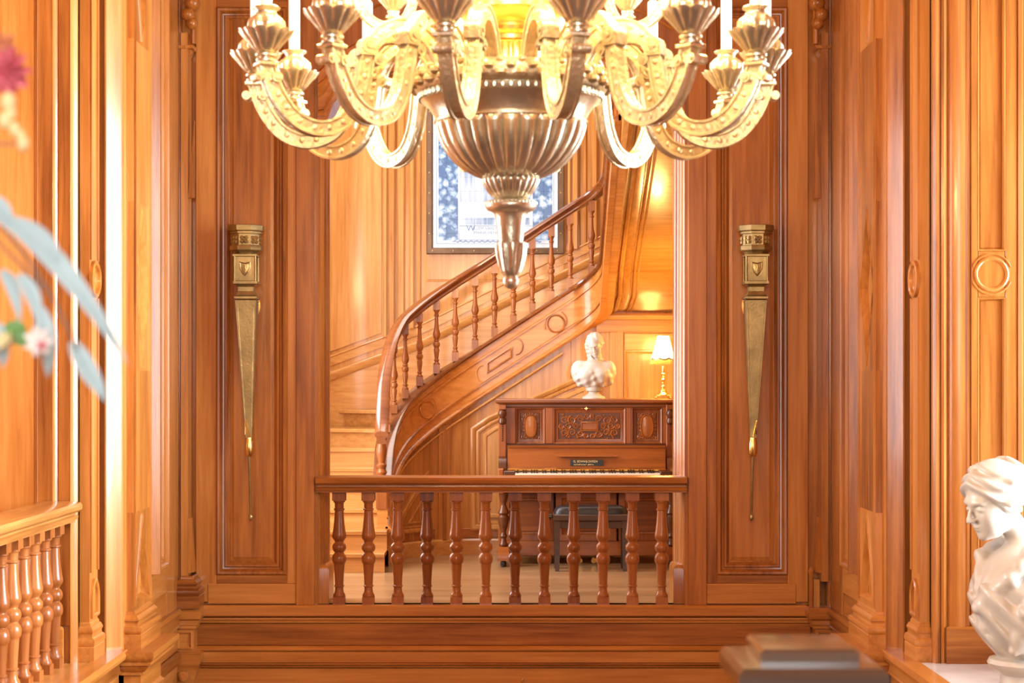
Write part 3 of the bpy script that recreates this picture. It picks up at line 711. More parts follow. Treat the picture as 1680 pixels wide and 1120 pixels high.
# ornaments on the string
def orn_T(s):
    (x, y), (nx, ny) = plan(s); z = zst(s); e = 0.01
    (xa, ya), _ = plan(s-e); (xb, yb_), _ = plan(s+e); tx, ty = (xb-xa)/(2*e), (yb_-ya)/(2*e)
    return lambda u, v, w_: (x+tx*u-nx*w_, y+ty*u-ny*w_, z+v)
RG = [(0, 0), (0, .010), (.006, .014), (.014, .012), (.018, 0)]
for s in (1.36, 2.56):
    T = orn_T(s); ring_mould('string_roundel', stair, T, 0, -0.232, 0.086, RG, 'oak_x')
    for dx in (-1, 1):
        a = [(dx*0.10*math.cos(t), -0.232+dx*0.657*0.03+0.10*math.sin(t)) for t in [(-0.25+0.9*i/8)*PI*0.5 for i in range(9)]]
        MB(T).tube([(p, q, 0.003) for p, q in a], 0.006, 5).build('string_arc', 'oak_x', stair)
T = orn_T(2.05); k = 0.65
MB(T).mould([(-0.115, -0.285-0.115*k), (0.115, -0.285+0.115*k), (0.115, -0.18+0.115*k), (-0.115, -0.18-0.115*k)], RG).build('string_lozenge', 'oak_x', stair)
for c, dx in ((-0.19, 1), (0.19, -1)):
    a = [(c-dx*0.06*math.cos(t)+dx*0.04, -0.232+c*k+0.075*math.sin(t)) for t in [(-0.5+i/8)*PI for i in range(9)]]
    MB(T).tube([(p, q, 0.003) for p, q in a], 0.007, 5).build('string_arc', 'oak_x', stair)
# balusters of the stairs
def stair_baluster(name, hgt):
    m = MB(); b = 0.030
    m.box(-b, b, -b, b, 0, 0.085); m.box(-b, b, -b, b, hgt-0.10, hgt)
    a, c = 0.085, hgt-0.10; L_ = c-a
    pr = [(.028, 0), (.029, .02), (.020, .04), (.017, .06), (.024, .075), (.024, .09), (.016, .10), (.022, .20), (.026, .27), (.020, .31), (.028, .335), (.032, .37), (.028, .405), (.018, .42), (.025, .435), (.025, .45), (.018, .46), (.029, .50), (.034, .545), (.031, .59), (.022, .66), (.017, .78), (.016, .88), (.023, .895), (.023, .91), (.016, .925), (.018, .96), (.028, .985), (.029, 1.0)]
    m.lathe([(r, a+t*L_) for r, t in pr], 14); return m.mesh(name, 40)
SB = stair_baluster('baluster', 0.70)
s = 0.80
while s < 4.6:
    (x, y), (nx, ny) = plan(s); z = zst(s); zt = zrl(s)-0.095
    o = link('baluster', SB, 'chest_z', stair, loc=(x+nx*0.05, y+ny*0.05, z+0.008)); o.scale = (1, 1, (zt-z-0.0)/0.70)
    s += 0.172
# newel baluster at the foot of the rail
(x, y), (nx, ny) = plan(0.47)
m = MB(); m.box(-0.045, 0.045, -0.045, 0.045, 0.0, 0.17)
m.lathe([(0.04, 0.17), (0.045, 0.19), (0.03, 0.215), (0.026, 0.24), (0.044, 0.28), (0.048, 0.31), (0.03, 0.34), (0.042, 0.36), (0.042, 0.375), (0.028, 0.39), (0.042, 0.46), (0.046, 0.50), (0.034, 0.55), (0.028, 0.62), (0.036, 0.64), (0.03, 0.67)], 16)
m.build('newel', 'chest_z', stair, loc=(x+nx*0.055, y-0.02, 0.49))
# treads and risers
RISE = 0.162
def inner_x(y):
    if y <= 15.1: return -1.08
    return -0.19-math.sqrt(max(0, 0.7921-(y-15.1)**2))
lines = []
for k in range(1, 7):
    y = 14.40+0.27*(k-1); lines.append(((inner_x(y) if k > 3 else -0.985, y), (-2.46, y)))
cx, cy = -0.19, 15.1
for a in (0.60, 0.78, 0.90):
    t = a*PI/2; lines.append(((cx-0.90*math.cos(t), cy+0.90*math.sin(t)), {0.60: (-2.2, 16.5), 0.78: (-1.55, 16.95), 0.90: (-0.95, 16.98)}[a]))
for k in range(10, 19):
    x = -0.22+0.24*(k-10); lines.append(((x, YS+0.095), (x, YW-0.02)))
for k in range(len(lines)-1):
    (ax, ay), (bx, by) = lines[k]; (cx2, cy2), (dx2, dy2) = lines[k+1]; z = RISE*(k+1)
    f = lambda p, q, t: (p[0]+(q[0]-p[0])*t, p[1]+(q[1]-p[1])*t)
    e1 = f((ax, ay), (cx2, cy2), -0.10 if k else -0.12); e2 = f((bx, by), (dx2, dy2), -0.10)
    ring = lambda zz, a1, a2, d1, d2: [(*a1, zz), (*a2, zz), (*d2, zz), (*d1, zz)]
    MB().loft([ring(z-0.032, e1, e2, (cx2, cy2), (dx2, dy2)), ring(z-0.006, e1, e2, (cx2, cy2), (dx2, dy2)), ring(z, f(e1, (cx2, cy2), 0.02), f(e2, (dx2, dy2), 0.02), (cx2, cy2), (dx2, dy2))]).build('tread', 'honey_x', stair, smooth=0)
    g1 = f((ax, ay), (cx2, cy2), 0.06); g2 = f((bx, by), (dx2, dy2), 0.06)
    MB().loft([ring(z-RISE, (ax, ay), (bx, by), g1, g2), ring(z-0.03, (ax, ay), (bx, by), g1, g2)]).build('riser', 'honey_x', stair, smooth=0)
# soffit of the upper flight, coved above the cornice
YC = YS+0.06
cov = [(YC, 2.14), (YC-0.02, 2.25), (YC-0.055, 2.35), (YC-0.11, 2.45), (YC-0.20, 2.54), (YC-0.32, 2.62), (YC-0.48, 2.70)]
yv, zv = cov[-1]
while yv > 13.0: yv -= 0.2; zv += 0.2*0.46; cov.append((yv, zv))
m = MB()
for a, b, o in ((0.90, 2.4, 0.0),):
    m.grid([[(a, y, z), (b, y, z)] for y, z in cov]); m.grid([[(a, y+0.05, z+0.12), (b, y+0.05, z+0.12)] for y, z in cov])
m.build('soffit', 'honey_x', stair)
def soff_mould(x, wd, th, mat='honey_y'):
    rows = []
    for i, (y, z) in enumerate(cov):
        q = max(0, (0.25-(z-2.14))/0.25); dx = -0.10*q*q
        rows.append([(x+dx-wd, y, z), (x+dx-wd*0.8, y-th*0.8, z-th*0.6), (x+dx, y-th, z-th*0.8), (x+dx+wd*0.8, y-th*0.8, z-th*0.6), (x+dx+wd, y, z)])
    m = MB(); m.grid(rows); m.build('soffit_moulding', mat, stair)
soff_mould(0.955, 0.05, 0.05); soff_mould(1.045, 0.022, 0.03); soff_mould(1.10, 0.04, 0.012); soff_mould(1.165, 0.012, 0.02); soff_mould(1.20, 0.01, 0.012)

# ---- panelled wall under the string and behind the piano
def under(s): (x, y), (nx, ny) = plan(s); return (x+nx*0.03, y+ny*0.03)
m = MB(); rows = [[], []]
for i in range(41):
    s = S0+(2.70-S0)*i/40; x, y = under(s); rows[0].append((x, y, 0.0)); rows[1].append((x, y, max(0.05, zst(s)-0.44)))
m.grid(rows)
m.grid([[(0.60, YS+0.03, z), (2.36, YS+0.03, z)] for z in (0, 2.20)])
WU = structure(m.build('wall_under_stair', 'honey_z'), 'oak panelling under the stair string behind the piano')
T_u = lambda u, v, w_: (u, YS+0.03-w_, v)
XU = lambda px: (px-VX)*YS/F
ZU = lambda py: H-(py-VY)*YS/F
def u_T(s):
    (x, y) = under(s); (_, _), (nx, ny) = plan(s)[0], plan(s)[1]
    return lambda u, v, w_: (x+ny*u-nx*w_, y-nx*u-ny*w_, v)
board('stile', WU, u_T(1.545), -0.055, 0.055, 0.14, 1.18, 0, 0.022, 'honey_z')
board('stile', WU, u_T(1.545), -0.018, 0.018, 0.14, 1.18, 0.022, 0.034, 'honey_z')
PM = [(0, 0), (0, .02), (.012, .028), (.028, .024), (.04, .008), (.05, .014), (.062, .01), (.066, 0)]
MB(u_T(1.20)).mould([(-0.30, 0.22), (0.22, 0.22), (0.22, 0.80), (-0.04, 0.52)], PM).build('panel_moulding', 'honey_z', WU)
MB(u_T(1.20)).mould([(-0.06, 0.30), (0.12, 0.30), (0.12, 0.50)], [(0, 0), (0, .01), (.01, .014), (.02, 0)]).build('panel_moulding', 'honey_z', WU)
pa = [(XU(772), 0.22), (XU(985), 0.22), (XU(985), ZU(600)), (XU(800), ZU(683)), (XU(772), ZU(702))]
MB(T_u).mould(pa, scaled(PM, 1.3)).build('panel_moulding', 'honey_z', WU)
MB(T_u).mould(pa, [(0.11, 0), (0.115, .012), (.13, .016), (.145, 0.012), (.15, .004), (.3, .004)]).build('panel', 'honey_z', WU)
along(MB(), 0.75, 2.62, 50, [(0.012, -0.56), (-0.004, -0.545), (0.0, -0.53), (0.03, -0.53)], zst).build('diagonal_bead', 'honey_x', WU)
for px, ww in ((1008, 7), (1018, 5)):
    board('stile', WU, T_u, XU(px-ww), XU(px+ww), 0.0, 2.02, 0, 0.02 if ww == 7 else 0.03, 'honey_z')
board('rail', WU, T_u, XU(978), 2.35, ZU(545), ZU(524), 0, 0.03, 'honey_x')
board('cornice', WU, T_u, XU(984), 2.35, ZU(524), ZU(514), 0, 0.07, 'honey_x', ch=0.02)
board('rail', WU, T_u, XU(1024), 2.35, ZU(574), ZU(547), 0, 0.02, 'honey_x')
frame('panel_moulding', WU, T_u, XU(1024), 2.2, 0.3, ZU(575), [(0, .0), (0, .02), (.01, .02), (.016, .006), (.03, .0)], 'honey_z')
for a, b, z0, z1, w1 in ((0.62, 2.34, 0.0, 0.14, .035),):
    board('plinth', WU, T_u, a, b, z0, z1, 0, w1, 'honey_x')
m = MB(); rows = []
for o, z in ((0.0, 0.0), (-0.035, 0.0), (-0.035, 0.13), (-0.02, 0.145), (0.0, 0.145)):
    rows.append([(under(s)[0]+plan(s)[1][0]*o, under(s)[1]+plan(s)[1][1]*o, z) for s in [S0+(2.55-S0)*i/30 for i in range(31)]])
m.grid(rows); m.build('plinth', 'honey_x', WU)
for s_ in (1.05, 1.35, 1.75, 2.05):
    board('plinth_block', WU, u_T(s_), -0.12, 0.12, 0.15, 0.24, 0.0, 0.012, 'chest_x')
# window of the stair hall
window('window_4', 'white window lighting the foot of the staircase', lambda u, v, w_: (-2.5+w_, u, v), 12.9, 14.6, 0.7, 5.3)

# ---- picture of tiles
pic = thing('tile_picture', (XW(812.5), YW-0.02, 2.80), 'blue and white tile picture in a riveted bronze frame on the stair wall', 'picture')
ox, oz = XW(812.5), 2.80
T_p = lambda u, v, w_: (u-ox, -w_, v-oz)
x0, x1, z0, z1 = XW(700), XW(925), ZU(0)*0+H-(417-VY)*YW/F, 4.56
MB(T_p).mould([(x0, z0), (x1, z0), (x1, z1), (x0, z1)], [(0, -0.005), (0, .035), (.006, .042), (.05, .042), (.058, .034), (.06, .0)]).build('frame', 'bronze_frame', pic)
rv = MB(); rv.ball((0, 0, 0), 0.009, 0.006, 0.009, 8, 4); rv = rv.mesh('rivet')
for i in range(7):
    for zz in (z0+0.029, z1-0.029): link('rivet', rv, 'bronze', pic, loc=(x0+0.06+(x1-x0-0.12)*i/6-ox, -0.043, zz-oz))
for i in range(1, 9):
    for xx in (x0+0.029, x1-0.029): link('rivet', rv, 'bronze', pic, loc=(xx-ox, -0.043, z0+(z1-z0)*i/9-oz))
nx_, nz_ = 9, 12
tw, th = (x1-x0-0.12)/nx_, (z1-z0-0.12)/nz_
tm = MB(); e = 0.0004
tm.loft([[(e+d, -w_, e+d), (tw-e-d, -w_, e+d), (tw-e-d, -w_, th-e-d), (e+d, -w_, th-e-d)] for d, w_ in ((0, 0.0), (0, 0.0132), (0.0012, 0.014))]); tm = tm.mesh('tile', 0)
for i in range(nx_):
    for j in range(nz_):
        link('tile', tm, 'delft_tile', pic, loc=(x0+0.06+tw*i-ox, 0.0, z0+0.06+th*j-oz))
def text(name, body, size, parent, loc, rot, mat, ext=0.001):
    c = bpy.data.curves.new(name, 'FONT'); c.body = body; c.size = size; c.extrude = ext; c.resolution_u = 3
    t = bpy.data.objects.new(name+'_tmp', c); COL.objects.link(t)
    dg = bpy.context.evaluated_depsgraph_get(); me = bpy.data.meshes.new_from_object(t.evaluated_get(dg))
    bpy.data.objects.remove(t); me.name = name
    return link(name, me, mat, parent, loc=loc, rot=rot)
ZP = lambda py: H-(py-VY)*YW/F
wt = -0.0155
text('lettering', 'W', 0.085, pic, (XW(765)-ox, wt, ZP(379.5)-oz), (PI/2, 0, 0), 'tile_blue')
text('lettering', 'ILLEM VAN ORANJE', 0.042, pic, (XW(776)-ox, wt, ZP(377.5)-oz), (PI/2, 0, 0), 'tile_pale_blue')
text('lettering', 'MARIA HENDRIKA', 0.042, pic, (XW(777)-ox, wt, ZP(384)-oz), (PI/2, 0, 0), 'tile_pale_blue')
def tile_line(pts, r=0.0035): MB(T_p).tube([(a, b, 0.0145) for a, b in pts], r, 4).build('painted_line', 'tile_pale_blue', pic)
cA, cB, cC, cD = XW(753), XW(875), ZP(394), ZP(371)
tile_line([(cA, cC), (cB, cC), (cB, cD), (cA, cD), (cA, cC)])
tile_line([(x0+0.10, z0+0.10), (x1-0.10, z0+0.10), (x1-0.10, z1-0.10), (x0+0.10, z1-0.10), (x0+0.10, z0+0.10)], 0.0025)
m = MB(T_p)
for i in range(60): a = XW(742)+(XW(885)-XW(742))*i/59; m.tube([(a, ZP(396.5), 0.0145), (a+0.018, ZP(396.5)+0.012*math.sin(i*1.7), 0.0145)], 0.005, 4)
o = m.build('painted_garland', 'tile_blue', pic); o['kind'] = 'stuff'

# ================================================================== FURNITURE OF THE STAIR HALL
# ---- upright piano
PX, PY = 0.70, 15.10               # centre line, face of the upper panel
piano = thing('upright_piano', (PX, PY, 0.002), 'carved brown upright piano with open keyboard under the staircase', 'piano')
HW = 0.755
def pb(name, x0, x1, y0, y1, z0, z1, mat='piano_x', ch=0.006, par=None):
    T = lambda u, v, w_: (u, -w_, v)
    return board(name, par or piano, T, x0, x1, z0, z1, -y1, -y0, mat, ch)
for sx in (-1, 1):
    pb('side_panel', sx*HW, sx*(HW-0.045), 0.0, 0.55, 0.10, 1.38, 'piano_z')
    pb('side_panel', sx*HW, sx*(HW-0.045), -0.28, 0.0, 0.62, 0.83, 'piano_z')     # key-bed cheek
pb('back_board', -HW+0.04, HW-0.04, 0.50, 0.55, 0.10, 1.38, 'piano_x')
m = MB(); lx = HW+0.025
m.loft([[(-lx+d, -0.06+d, z), (lx-d, -0.06+d, z), (lx-d, 0.565, z), (-lx+d, 0.565, z)] for d, z in ((0.02, 1.375), (0.006, 1.382), (0.0, 1.39), (0.0, 1.408), (0.008, 1.416))]); m.build('lid', 'piano_x', piano)
T_pi = lambda u, v, w_: (u, -w_, v)
ub = ZPI = lambda py: H-(py-VY)*PY/F-0.002
# upper front: frame and three panels with carving
pb('front_board', -HW+0.045, HW-0.045, 0.0, 0.04, 0.80, 1.375, 'piano_x')
pb('top_rail', -HW+0.045, HW-0.045, -0.02, 0.0, ZPI(668), 1.375, 'piano_x')
XPI = lambda px: (px-VX)*PY/F-PX
pan = [(846, 894), (908, 1026), (1036, 1086)]
for (a, b) in zip([None]+[p[1] for p in pan], [p[0] for p in pan]+[None]):
    xa = -HW+0.045 if a is None else XPI(a); xb = HW-0.045 if b is None else XPI(b)
    pb('stile', xa, xb, -0.018, 0.0, ZPI(728), ZPI(668), 'piano_z')
def spiral(cx, cz, r, turns, dirn, a0, n=22):
    return [(cx+r*(1-0.78*t)*math.cos(a0+dirn*turns*2*PI*t), cz+r*(1-0.78*t)*math.sin(a0+dirn*turns*2*PI*t), 0.004) for t in [i/n for i in range(n+1)]]
rnd = random.Random(3)
for i, (a, b) in enumerate(pan):
    xa, xb, za, zb = XPI(a), XPI(b), ZPI(728), ZPI(669)
    f = frame('panel_moulding', piano, T_pi, xa, xb, za, zb, [(0, .018), (.004, .022), (.012, .016), (.018, .004), (.03, .003), (.032, .010), (.04, .009), (.044, .0)], 'piano_z')
    xa += 0.045; xb -= 0.045; za += 0.035; zb -= 0.04
    f = board('carved_panel', piano, T_pi, xa, xb, za, zb, 0, 0.004, 'piano_dark', 0.002)
    cxm, czm = 0.5*(xa+xb), 0.5*(za+zb); hw, hh = 0.5*(xb-xa), 0.5*(zb-za)
    m = MB(T_pi)
    if i == 1:
        for sx in (-1, 1):
            for cx_, cz_, r, dn, a0 in ((0.30, 0.55, .032, 1, 0), (0.56, 0.45, .036, -1, 1), (0.82, 0.5, .034, 1, 2), (0.30, -0.55, .032, -1, 0), (0.56, -0.45, .036, 1, -1), (0.82, -0.5, .034, -1, -2), (0.45, 0.0, .026, 1, 0), (0.70, 0.02, .03, -1, 0), (0.92, 0.0, .024, 1, 3), (0.10, 0.68, .024, 1, 1), (0.10, -0.68, .024, -1, 1)):
                p = [(cxm+sx*(q[0])*1.0, czm+q[1], q[2]) for q in spiral(cx_*hw, cz_*hh, r, 1.5, dn, a0)]
                m.tube(p, lambda t: 0.0075-0.003*t, 5)
            for k in range(26):
                u, v = rnd.uniform(0.12, 0.97)*hw, rnd.uniform(-0.9, 0.9)*hh
                m.ball((cxm+sx*u, czm+v, 0.004), rnd.uniform(.006, .014), rnd.uniform(.005, .011), .008, 6, 4)
        m.build('carving', 'piano_x', f)
        board('tablet', f, T_pi, cxm-0.065, cxm+0.065, czm-0.03, czm+0.03, 0.004, 0.014, 'chest_x', 0.004)
        frame('tablet_rim', f, T_pi, cxm-0.075, cxm+0.075, czm-0.04, czm+0.04, [(0, .004), (0, .016), (.008, .018), (.012, .006)], 'piano_x')
    else:
        rx, rz = 0.05, 0.095
        for k in range(22):
            t = 2*PI*k/22
            m.tube([(cxm+q[0], czm+q[1], q[2]) for q in spiral((rx+0.017)*math.cos(t), (rz+0.017)*math.sin(t), .015, 1.1, 1, t, 10)], 0.005, 5)
        for sx in (-1, 1):
            for sz in (-1, 1):
                m.tube([(cxm+q[0], czm+q[1], q[2]) for q in spiral(sx*(hw-0.022), sz*(hh-0.022), .02, 1.4, sx*sz, 0.5, 14)], 0.005, 5)
        m.build('carving', 'piano_x', f)
        ov = [(cxm+rx*math.copysign(abs(math.cos(t))**0.8, math.cos(t)), czm+rz*math.copysign(abs(math.sin(t))**0.8, math.sin(t))) for t in [2*PI*k/24 for k in range(24)]]
        MB(T_pi).mould(ov, [(-0.006, .004), (-0.006, .014), (.0, .016), (.004, .009)]).build('oval_rim', 'piano_x', f)
        MB(T_pi).loft([[(cxm+(u-cxm)*k1, czm+(v-czm)*k1, w_) for u, v in ov] for k1, w_ in ((.95, .002), (.94, .010), (.88, .0115))]).build('oval_panel', 'chest_z', f)
# inlaid brass star
m = MB(T_pi); m.loft([[(r*math.cos(t)*k1, 1.335+r*math.sin(t), w_) for t, r, k1 in [(2*PI*j/8, (0.015 if j % 2 == 0 else 0.007), 1.3) for j in range(8)]] for w_ in (0.02, 0.024)])
for sx in (-1, 1): m.ball((sx*0.032, 1.335, 0.021), 0.008, 0.006, 0.004, 6, 4)
m.build('brass_inlay', 'brass', piano)
# corner colonnettes of the upper case
for sx in (-1, 1):
    cx_ = sx*(HW-0.035)
    c = pb('corner_post', cx_-0.034, cx_+0.034, -0.05, 0.0, ZPI(770), 1.37, 'piano_z')
    m = MB(); m.lathe([(.02, 0), (.033, .01), (.036, .03), (.03, .05), (.022, .055), (.03, .07), (.038, .09), (.036, .105), (.024, .12), (.03, .13)], 14, c=(cx_, -0.055, 1.20)); m.build('urn', 'piano_dark', c)
    m = MB(T_pi)
    for k in range(9): m.ball((cx_, ZPI(722)+k*0.017, 0.052), 0.009, 0.007, 0.007, 6, 4)
    m.build('bead_row', 'piano_dark', c)
    m = MB(); m.loft([[(cx_-0.032, -0.05-d, z), (cx_+0.032, -0.05-d, z), (cx_+0.032, -0.02, z), (cx_-0.032, -0.02, z)] for d, z in ((.0, ZPI(748)), (.03, ZPI(752)), (.06, ZPI(760)), (.09, ZPI(770)), (.10, ZPI(780)))]); m.build('scroll_bracket', 'piano_dark', c)
# fall board, music ledge, name plate
zf1, zf0 = ZPI(730), ZPI(767)
m = MB(); m.loft([[(-HW+0.08, y, z), (HW-0.08, y, z), (HW-0.08, y+0.02, z), (-HW+0.08, y+0.02, z)] for y, z in ((-0.10, zf0), (-0.055, zf1-0.02), (-0.07, zf1-0.018), (-0.072, zf1))]); m.build('fall_board', 'piano_x', piano)
m = MB(); zz = ZPI(748)
m.loft([[(-0.27, -0.12, zz), (0.27, -0.12, zz), (0.22, -0.05, zz+0.012), (-0.22, -0.05, zz+0.012)], [(-0.27, -0.12, zz+0.014), (0.27, -0.12, zz+0.014), (0.22, -0.05, zz+0.026), (-0.22, -0.05, zz+0.026)]]); m.build('music_ledge', 'piano_x', piano)
T_nm = lambda u, v, w_: (u, -0.095-w_, v)
np_ = board('name_plate', piano, T_nm, -0.14, 0.14, ZPI(763), ZPI(753), 0.0, 0.006, 'black_gloss', 0.001)
text('lettering', 'G. SCHWECHTEN', 0.026, np_, (-0.115, -0.1015, ZPI(757.5)), (PI/2, 0, 0), 'brass', 0.0004)
text('lettering', 'HOFLIEFERANT  BERLIN', 0.016, np_, (-0.11, -0.1015, ZPI(762)), (PI/2, 0, 0), 'brass', 0.0004)
m = MB(); m.tube([(-HW+0.08, -0.125, ZPI(769)), (HW-0.08, -0.125, ZPI(769))], 0.009, 8)
for k in range(5): m.tube([(-0.62+k*0.31-0.05, -0.128, ZPI(769)), (-0.62+k*0.31+0.05, -0.128, ZPI(769))], 0.013, 8)
m.build('brass_hinge', 'brass', piano)
# keyboard
zk = 0.791
pb('key_bed', -HW+0.045, HW-0.045, -0.30, 0.0, 0.63, zk-0.045, 'piano_x')
pb('key_slip', -HW+0.045, HW-0.045, -0.31, -0.285, 0.65, zk-0.038, 'piano_x')
pb('key_felt', -0.62, 0.62, -0.13, -0.11, zk-0.04, zk+0.016, 'piano_dark')
kw = 1.225/52; m = MB()
for k in range(52):
    x = -0.6125+k*kw; m.box(x+0.0006, x+kw-0.0006, -0.283, -0.13, zk-0.042, zk)
o = m.build('white_keys', 'ivory', piano, smooth=0); o['kind'] = 'stuff'
m = MB()
for k in range(51):
    if k % 7 in (1, 4): continue
    x = -0.6125+(k+1)*kw; m.box(x-0.0055, x+0.0055, -0.23, -0.13, zk-0.01, zk+0.012)
o = m.build('black_keys', 'black_gloss', piano, smooth=0); o['kind'] = 'stuff'
for sx in (-1, 1): pb('key_block', sx*0.615, sx*(HW-0.046), -0.283, -0.10, zk-0.022, zk+0.02, 'piano_dark')
# lower case
for (a, b) in ((-HW+0.045, -0.28), (-0.26, 0.26), (0.28, HW-0.045)):
    f = frame('lower_panel', piano, T_pi, a, b, 0.20, 0.62, [(0, -.02), (0, .012), (.05, .014), (.06, .002), (.075, .0), (.078, -.006)], 'piano_z')
    pb('panel_field', a+0.076, b-0.076, -0.004, 0.01, 0.276, 0.544, 'piano_x', par=f)
pb('bottom_rail', -HW+0.045, HW-0.045, -0.03, 0.02, 0.07, 0.198, 'piano_x')
for sx in (-1, 1):
    cx_ = sx*(HW-0.045)
    lg = MB(); lg.lathe([(.034, .17), (.04, .19), (.026, .21), (.022, .24), (.034, .26), (.022, .28), (.02, .30), (.036, .34), (.048, .40), (.05, .42), (.034, .44), (.05, .455), (.04, .48), (.026, .51), (.022, .53), (.03, .56), (.04, .60), (.04, .63)], 16, c=(cx_, -0.23, 0)); lg.build('leg', 'piano_dark', piano)
    ft = MB(); ft.loft([[(cx_-0.05+d, -0.30+d*2, z), (cx_+0.05-d, -0.30+d*2, z), (cx_+0.05-d, 0.05, z), (cx_-0.05+d, 0.05, z)] for d, z in ((0, .055), (0, .12), (.006, .14), (.012, .17))]); ft = ft.build('foot', 'piano_x', piano)
    MB().lathe([(.012, 0.0), (.024, .004), (.026, .025), (.02, .05), (.012, .055)], 12, c=(cx_, -0.25, 0)).build('caster', 'black_gloss', ft)
for x in (-0.06, 0.06):
    m = MB(); m.tube([(x, -0.02, 0.05), (x, -0.09, 0.048), (x, -0.13, 0.04)], lambda t: 0.010+0.014*t, 8); m.build('pedal', 'brass', piano)

# ---- piano bench
BX, BY = 0.5*(0.395+1.034), 14.46
bench = thing('piano_bench', (BX, BY+0.16, 0.002), 'dark piano bench with black padded seat in front of the piano', 'bench')
bw = 0.31
for sx in (-1, 1):
    for y in (-0.115, 0.115):
        m = MB(); m.loft([[(sx*(bw-0.03)-r, y-r, z), (sx*(bw-0.03)+r, y-r, z), (sx*(bw-0.03)+r, y+r, z), (sx*(bw-0.03)-r, y+r, z)] for r, z in ((.017, 0), (.024, .42), (.024, .44))]); m.build('leg', 'bench_brown', bench, smooth=0)
    m = MB(); m.tube([(sx*bw, -0.02, 0.445), (sx*(bw+0.02), -0.02, 0.445)], 0.01, 8); m.lathe([(.012, 0), (.026, .006), (.026, .02), (.012, .026)], 14, c=(0, 0, 0)) if False else None
    m.tube([(sx*(bw+0.016), -0.02, 0.445), (sx*(bw+0.036), -0.02, 0.445)], 0.026, 12); m.build('adjusting_knob', 'black_gloss', bench)
T_b = lambda u, v, w_: (u, -w_, v)
board('apron', bench, T_b, -bw+0.02, bw-0.02, 0.355, 0.415, 0.11, 0.135, 'bench_brown')
board('apron', bench, T_b, -bw+0.02, bw-0.02, 0.355, 0.415, -0.135, -0.11, 'bench_brown')
m = MB(); m.loft([[(-bw-0.0+d, -0.15+d, z), (bw-d, -0.15+d, z), (bw-d, 0.15-d, z), (-bw+d, 0.15-d, z)] for d, z in ((.01, .416), (0, .424), (0, .464), (.008, .472))]); m.build('seat_frame', 'bench_brown', bench)
def pillow(hx, hy, z0, h, n=10):
    rows = []
    for k in range(6):
        t = k/5*PI/2; z = z0+h*math.sin(t); sc_ = 1-0.16*(1-math.cos(t))
        rows.append([(hx*sc_*math.copysign(abs(math.cos(a))**0.35, math.cos(a)), hy*sc_*math.copysign(abs(math.sin(a))**0.35, math.sin(a)), z) for a in [2*PI*j/40 for j in range(40)]])
    return rows
m = MB(); m.grid(pillow(bw-0.005, 0.145, 0.472, 0.06), cu=True, caps=True); m.build('cushion', 'black_leather', bench)

# ---- table lamp on the piano
LX, LY, LZ = (1088-VX)*15.32/F, 15.32, 1.419
lamp = thing('table_lamp', (LX, LY, LZ), 'brass table lamp with glowing scalloped white shade on the piano', 'lamp')
m = MB(); m.loft([[(r*math.cos(t)*(1.25 if True else 1), r*math.sin(t), z) for t in [PI/4+PI/2*j for j in range(4)]] for r, z in ((.062, .012), (.07, .016), (.07, .03), (.05, .038))])
m.lathe([(.058, .034), (.05, .045), (.036, .052), (.03, .062), (.03, .072), (.012, .084), (.01, .095), (.019, .104), (.019, .112), (.009, .122), (.014, .134), (.009, .146), (.019, .158), (.02, .168), (.01, .18), (.015, .19), (.01, .2), (.016, .21), (.018, .218), (.011, .224), (.015, .26), (.013, .285)], 16)
for a in range(4): m.ball((.085*math.cos(PI/4+PI/2*a)*1.05, .06*math.sin(PI/4+PI/2*a), .010), .016, .016, .011, 8, 4)
m.build('base', 'brass', lamp)
n = 48; rows = []
for r, z in ((.050, .545), (.060, .50), (.074, .44), (.092, .385), (.106, .36)):
    rows.append([(r*math.cos(2*PI*j/n)*(1+0.0), r*math.sin(2*PI*j/n), z-(0.012*abs(math.cos(4*2*PI*j/n)) if z < .37 else 0)) for j in range(n)])
m = MB(); m.grid(rows, cu=True); sh = m.build('shade', 'shade_glow', lamp)
rows = [[((.1065+q*0.003)*math.cos(2*PI*j/n), (.1065+q*0.003)*math.sin(2*PI*j/n), .36-q*0.016-0.012*abs(math.cos(4*2*PI*j/n))) for j in range(n)] for q in (0, 1)]
MB().grid(rows, cu=True).build('shade_braid', 'bronze', sh)
m = MB()
for j in range(64):
    t = 2*PI*j/64; z = .345-0.012*abs(math.cos(4*t)); m.tube([(.109*math.cos(t), .109*math.sin(t), z), (.111*math.cos(t), .111*math.sin(t), z-0.045+0.018*abs(math.cos(4*t)))], 0.0035, 4)
o = m.build('fringe', 'brass', sh); o['kind'] = 'stuff'
MB().lathe([(.050, .545), (.053, .545), (.053, .553), (.050, .553)], 32, caps=False).build('shade_rim', 'bronze', sh)
pl = bpy.data.lights.new('lamp_bulb', 'POINT'); pl.energy = 38; pl.color = (1.0, 0.66, 0.20); pl.shadow_soft_size = 0.05
po = bpy.data.objects.new('lamp_bulb', pl); COL.objects.link(po); po.parent = lamp; po.location = (0, 0, 0.46)

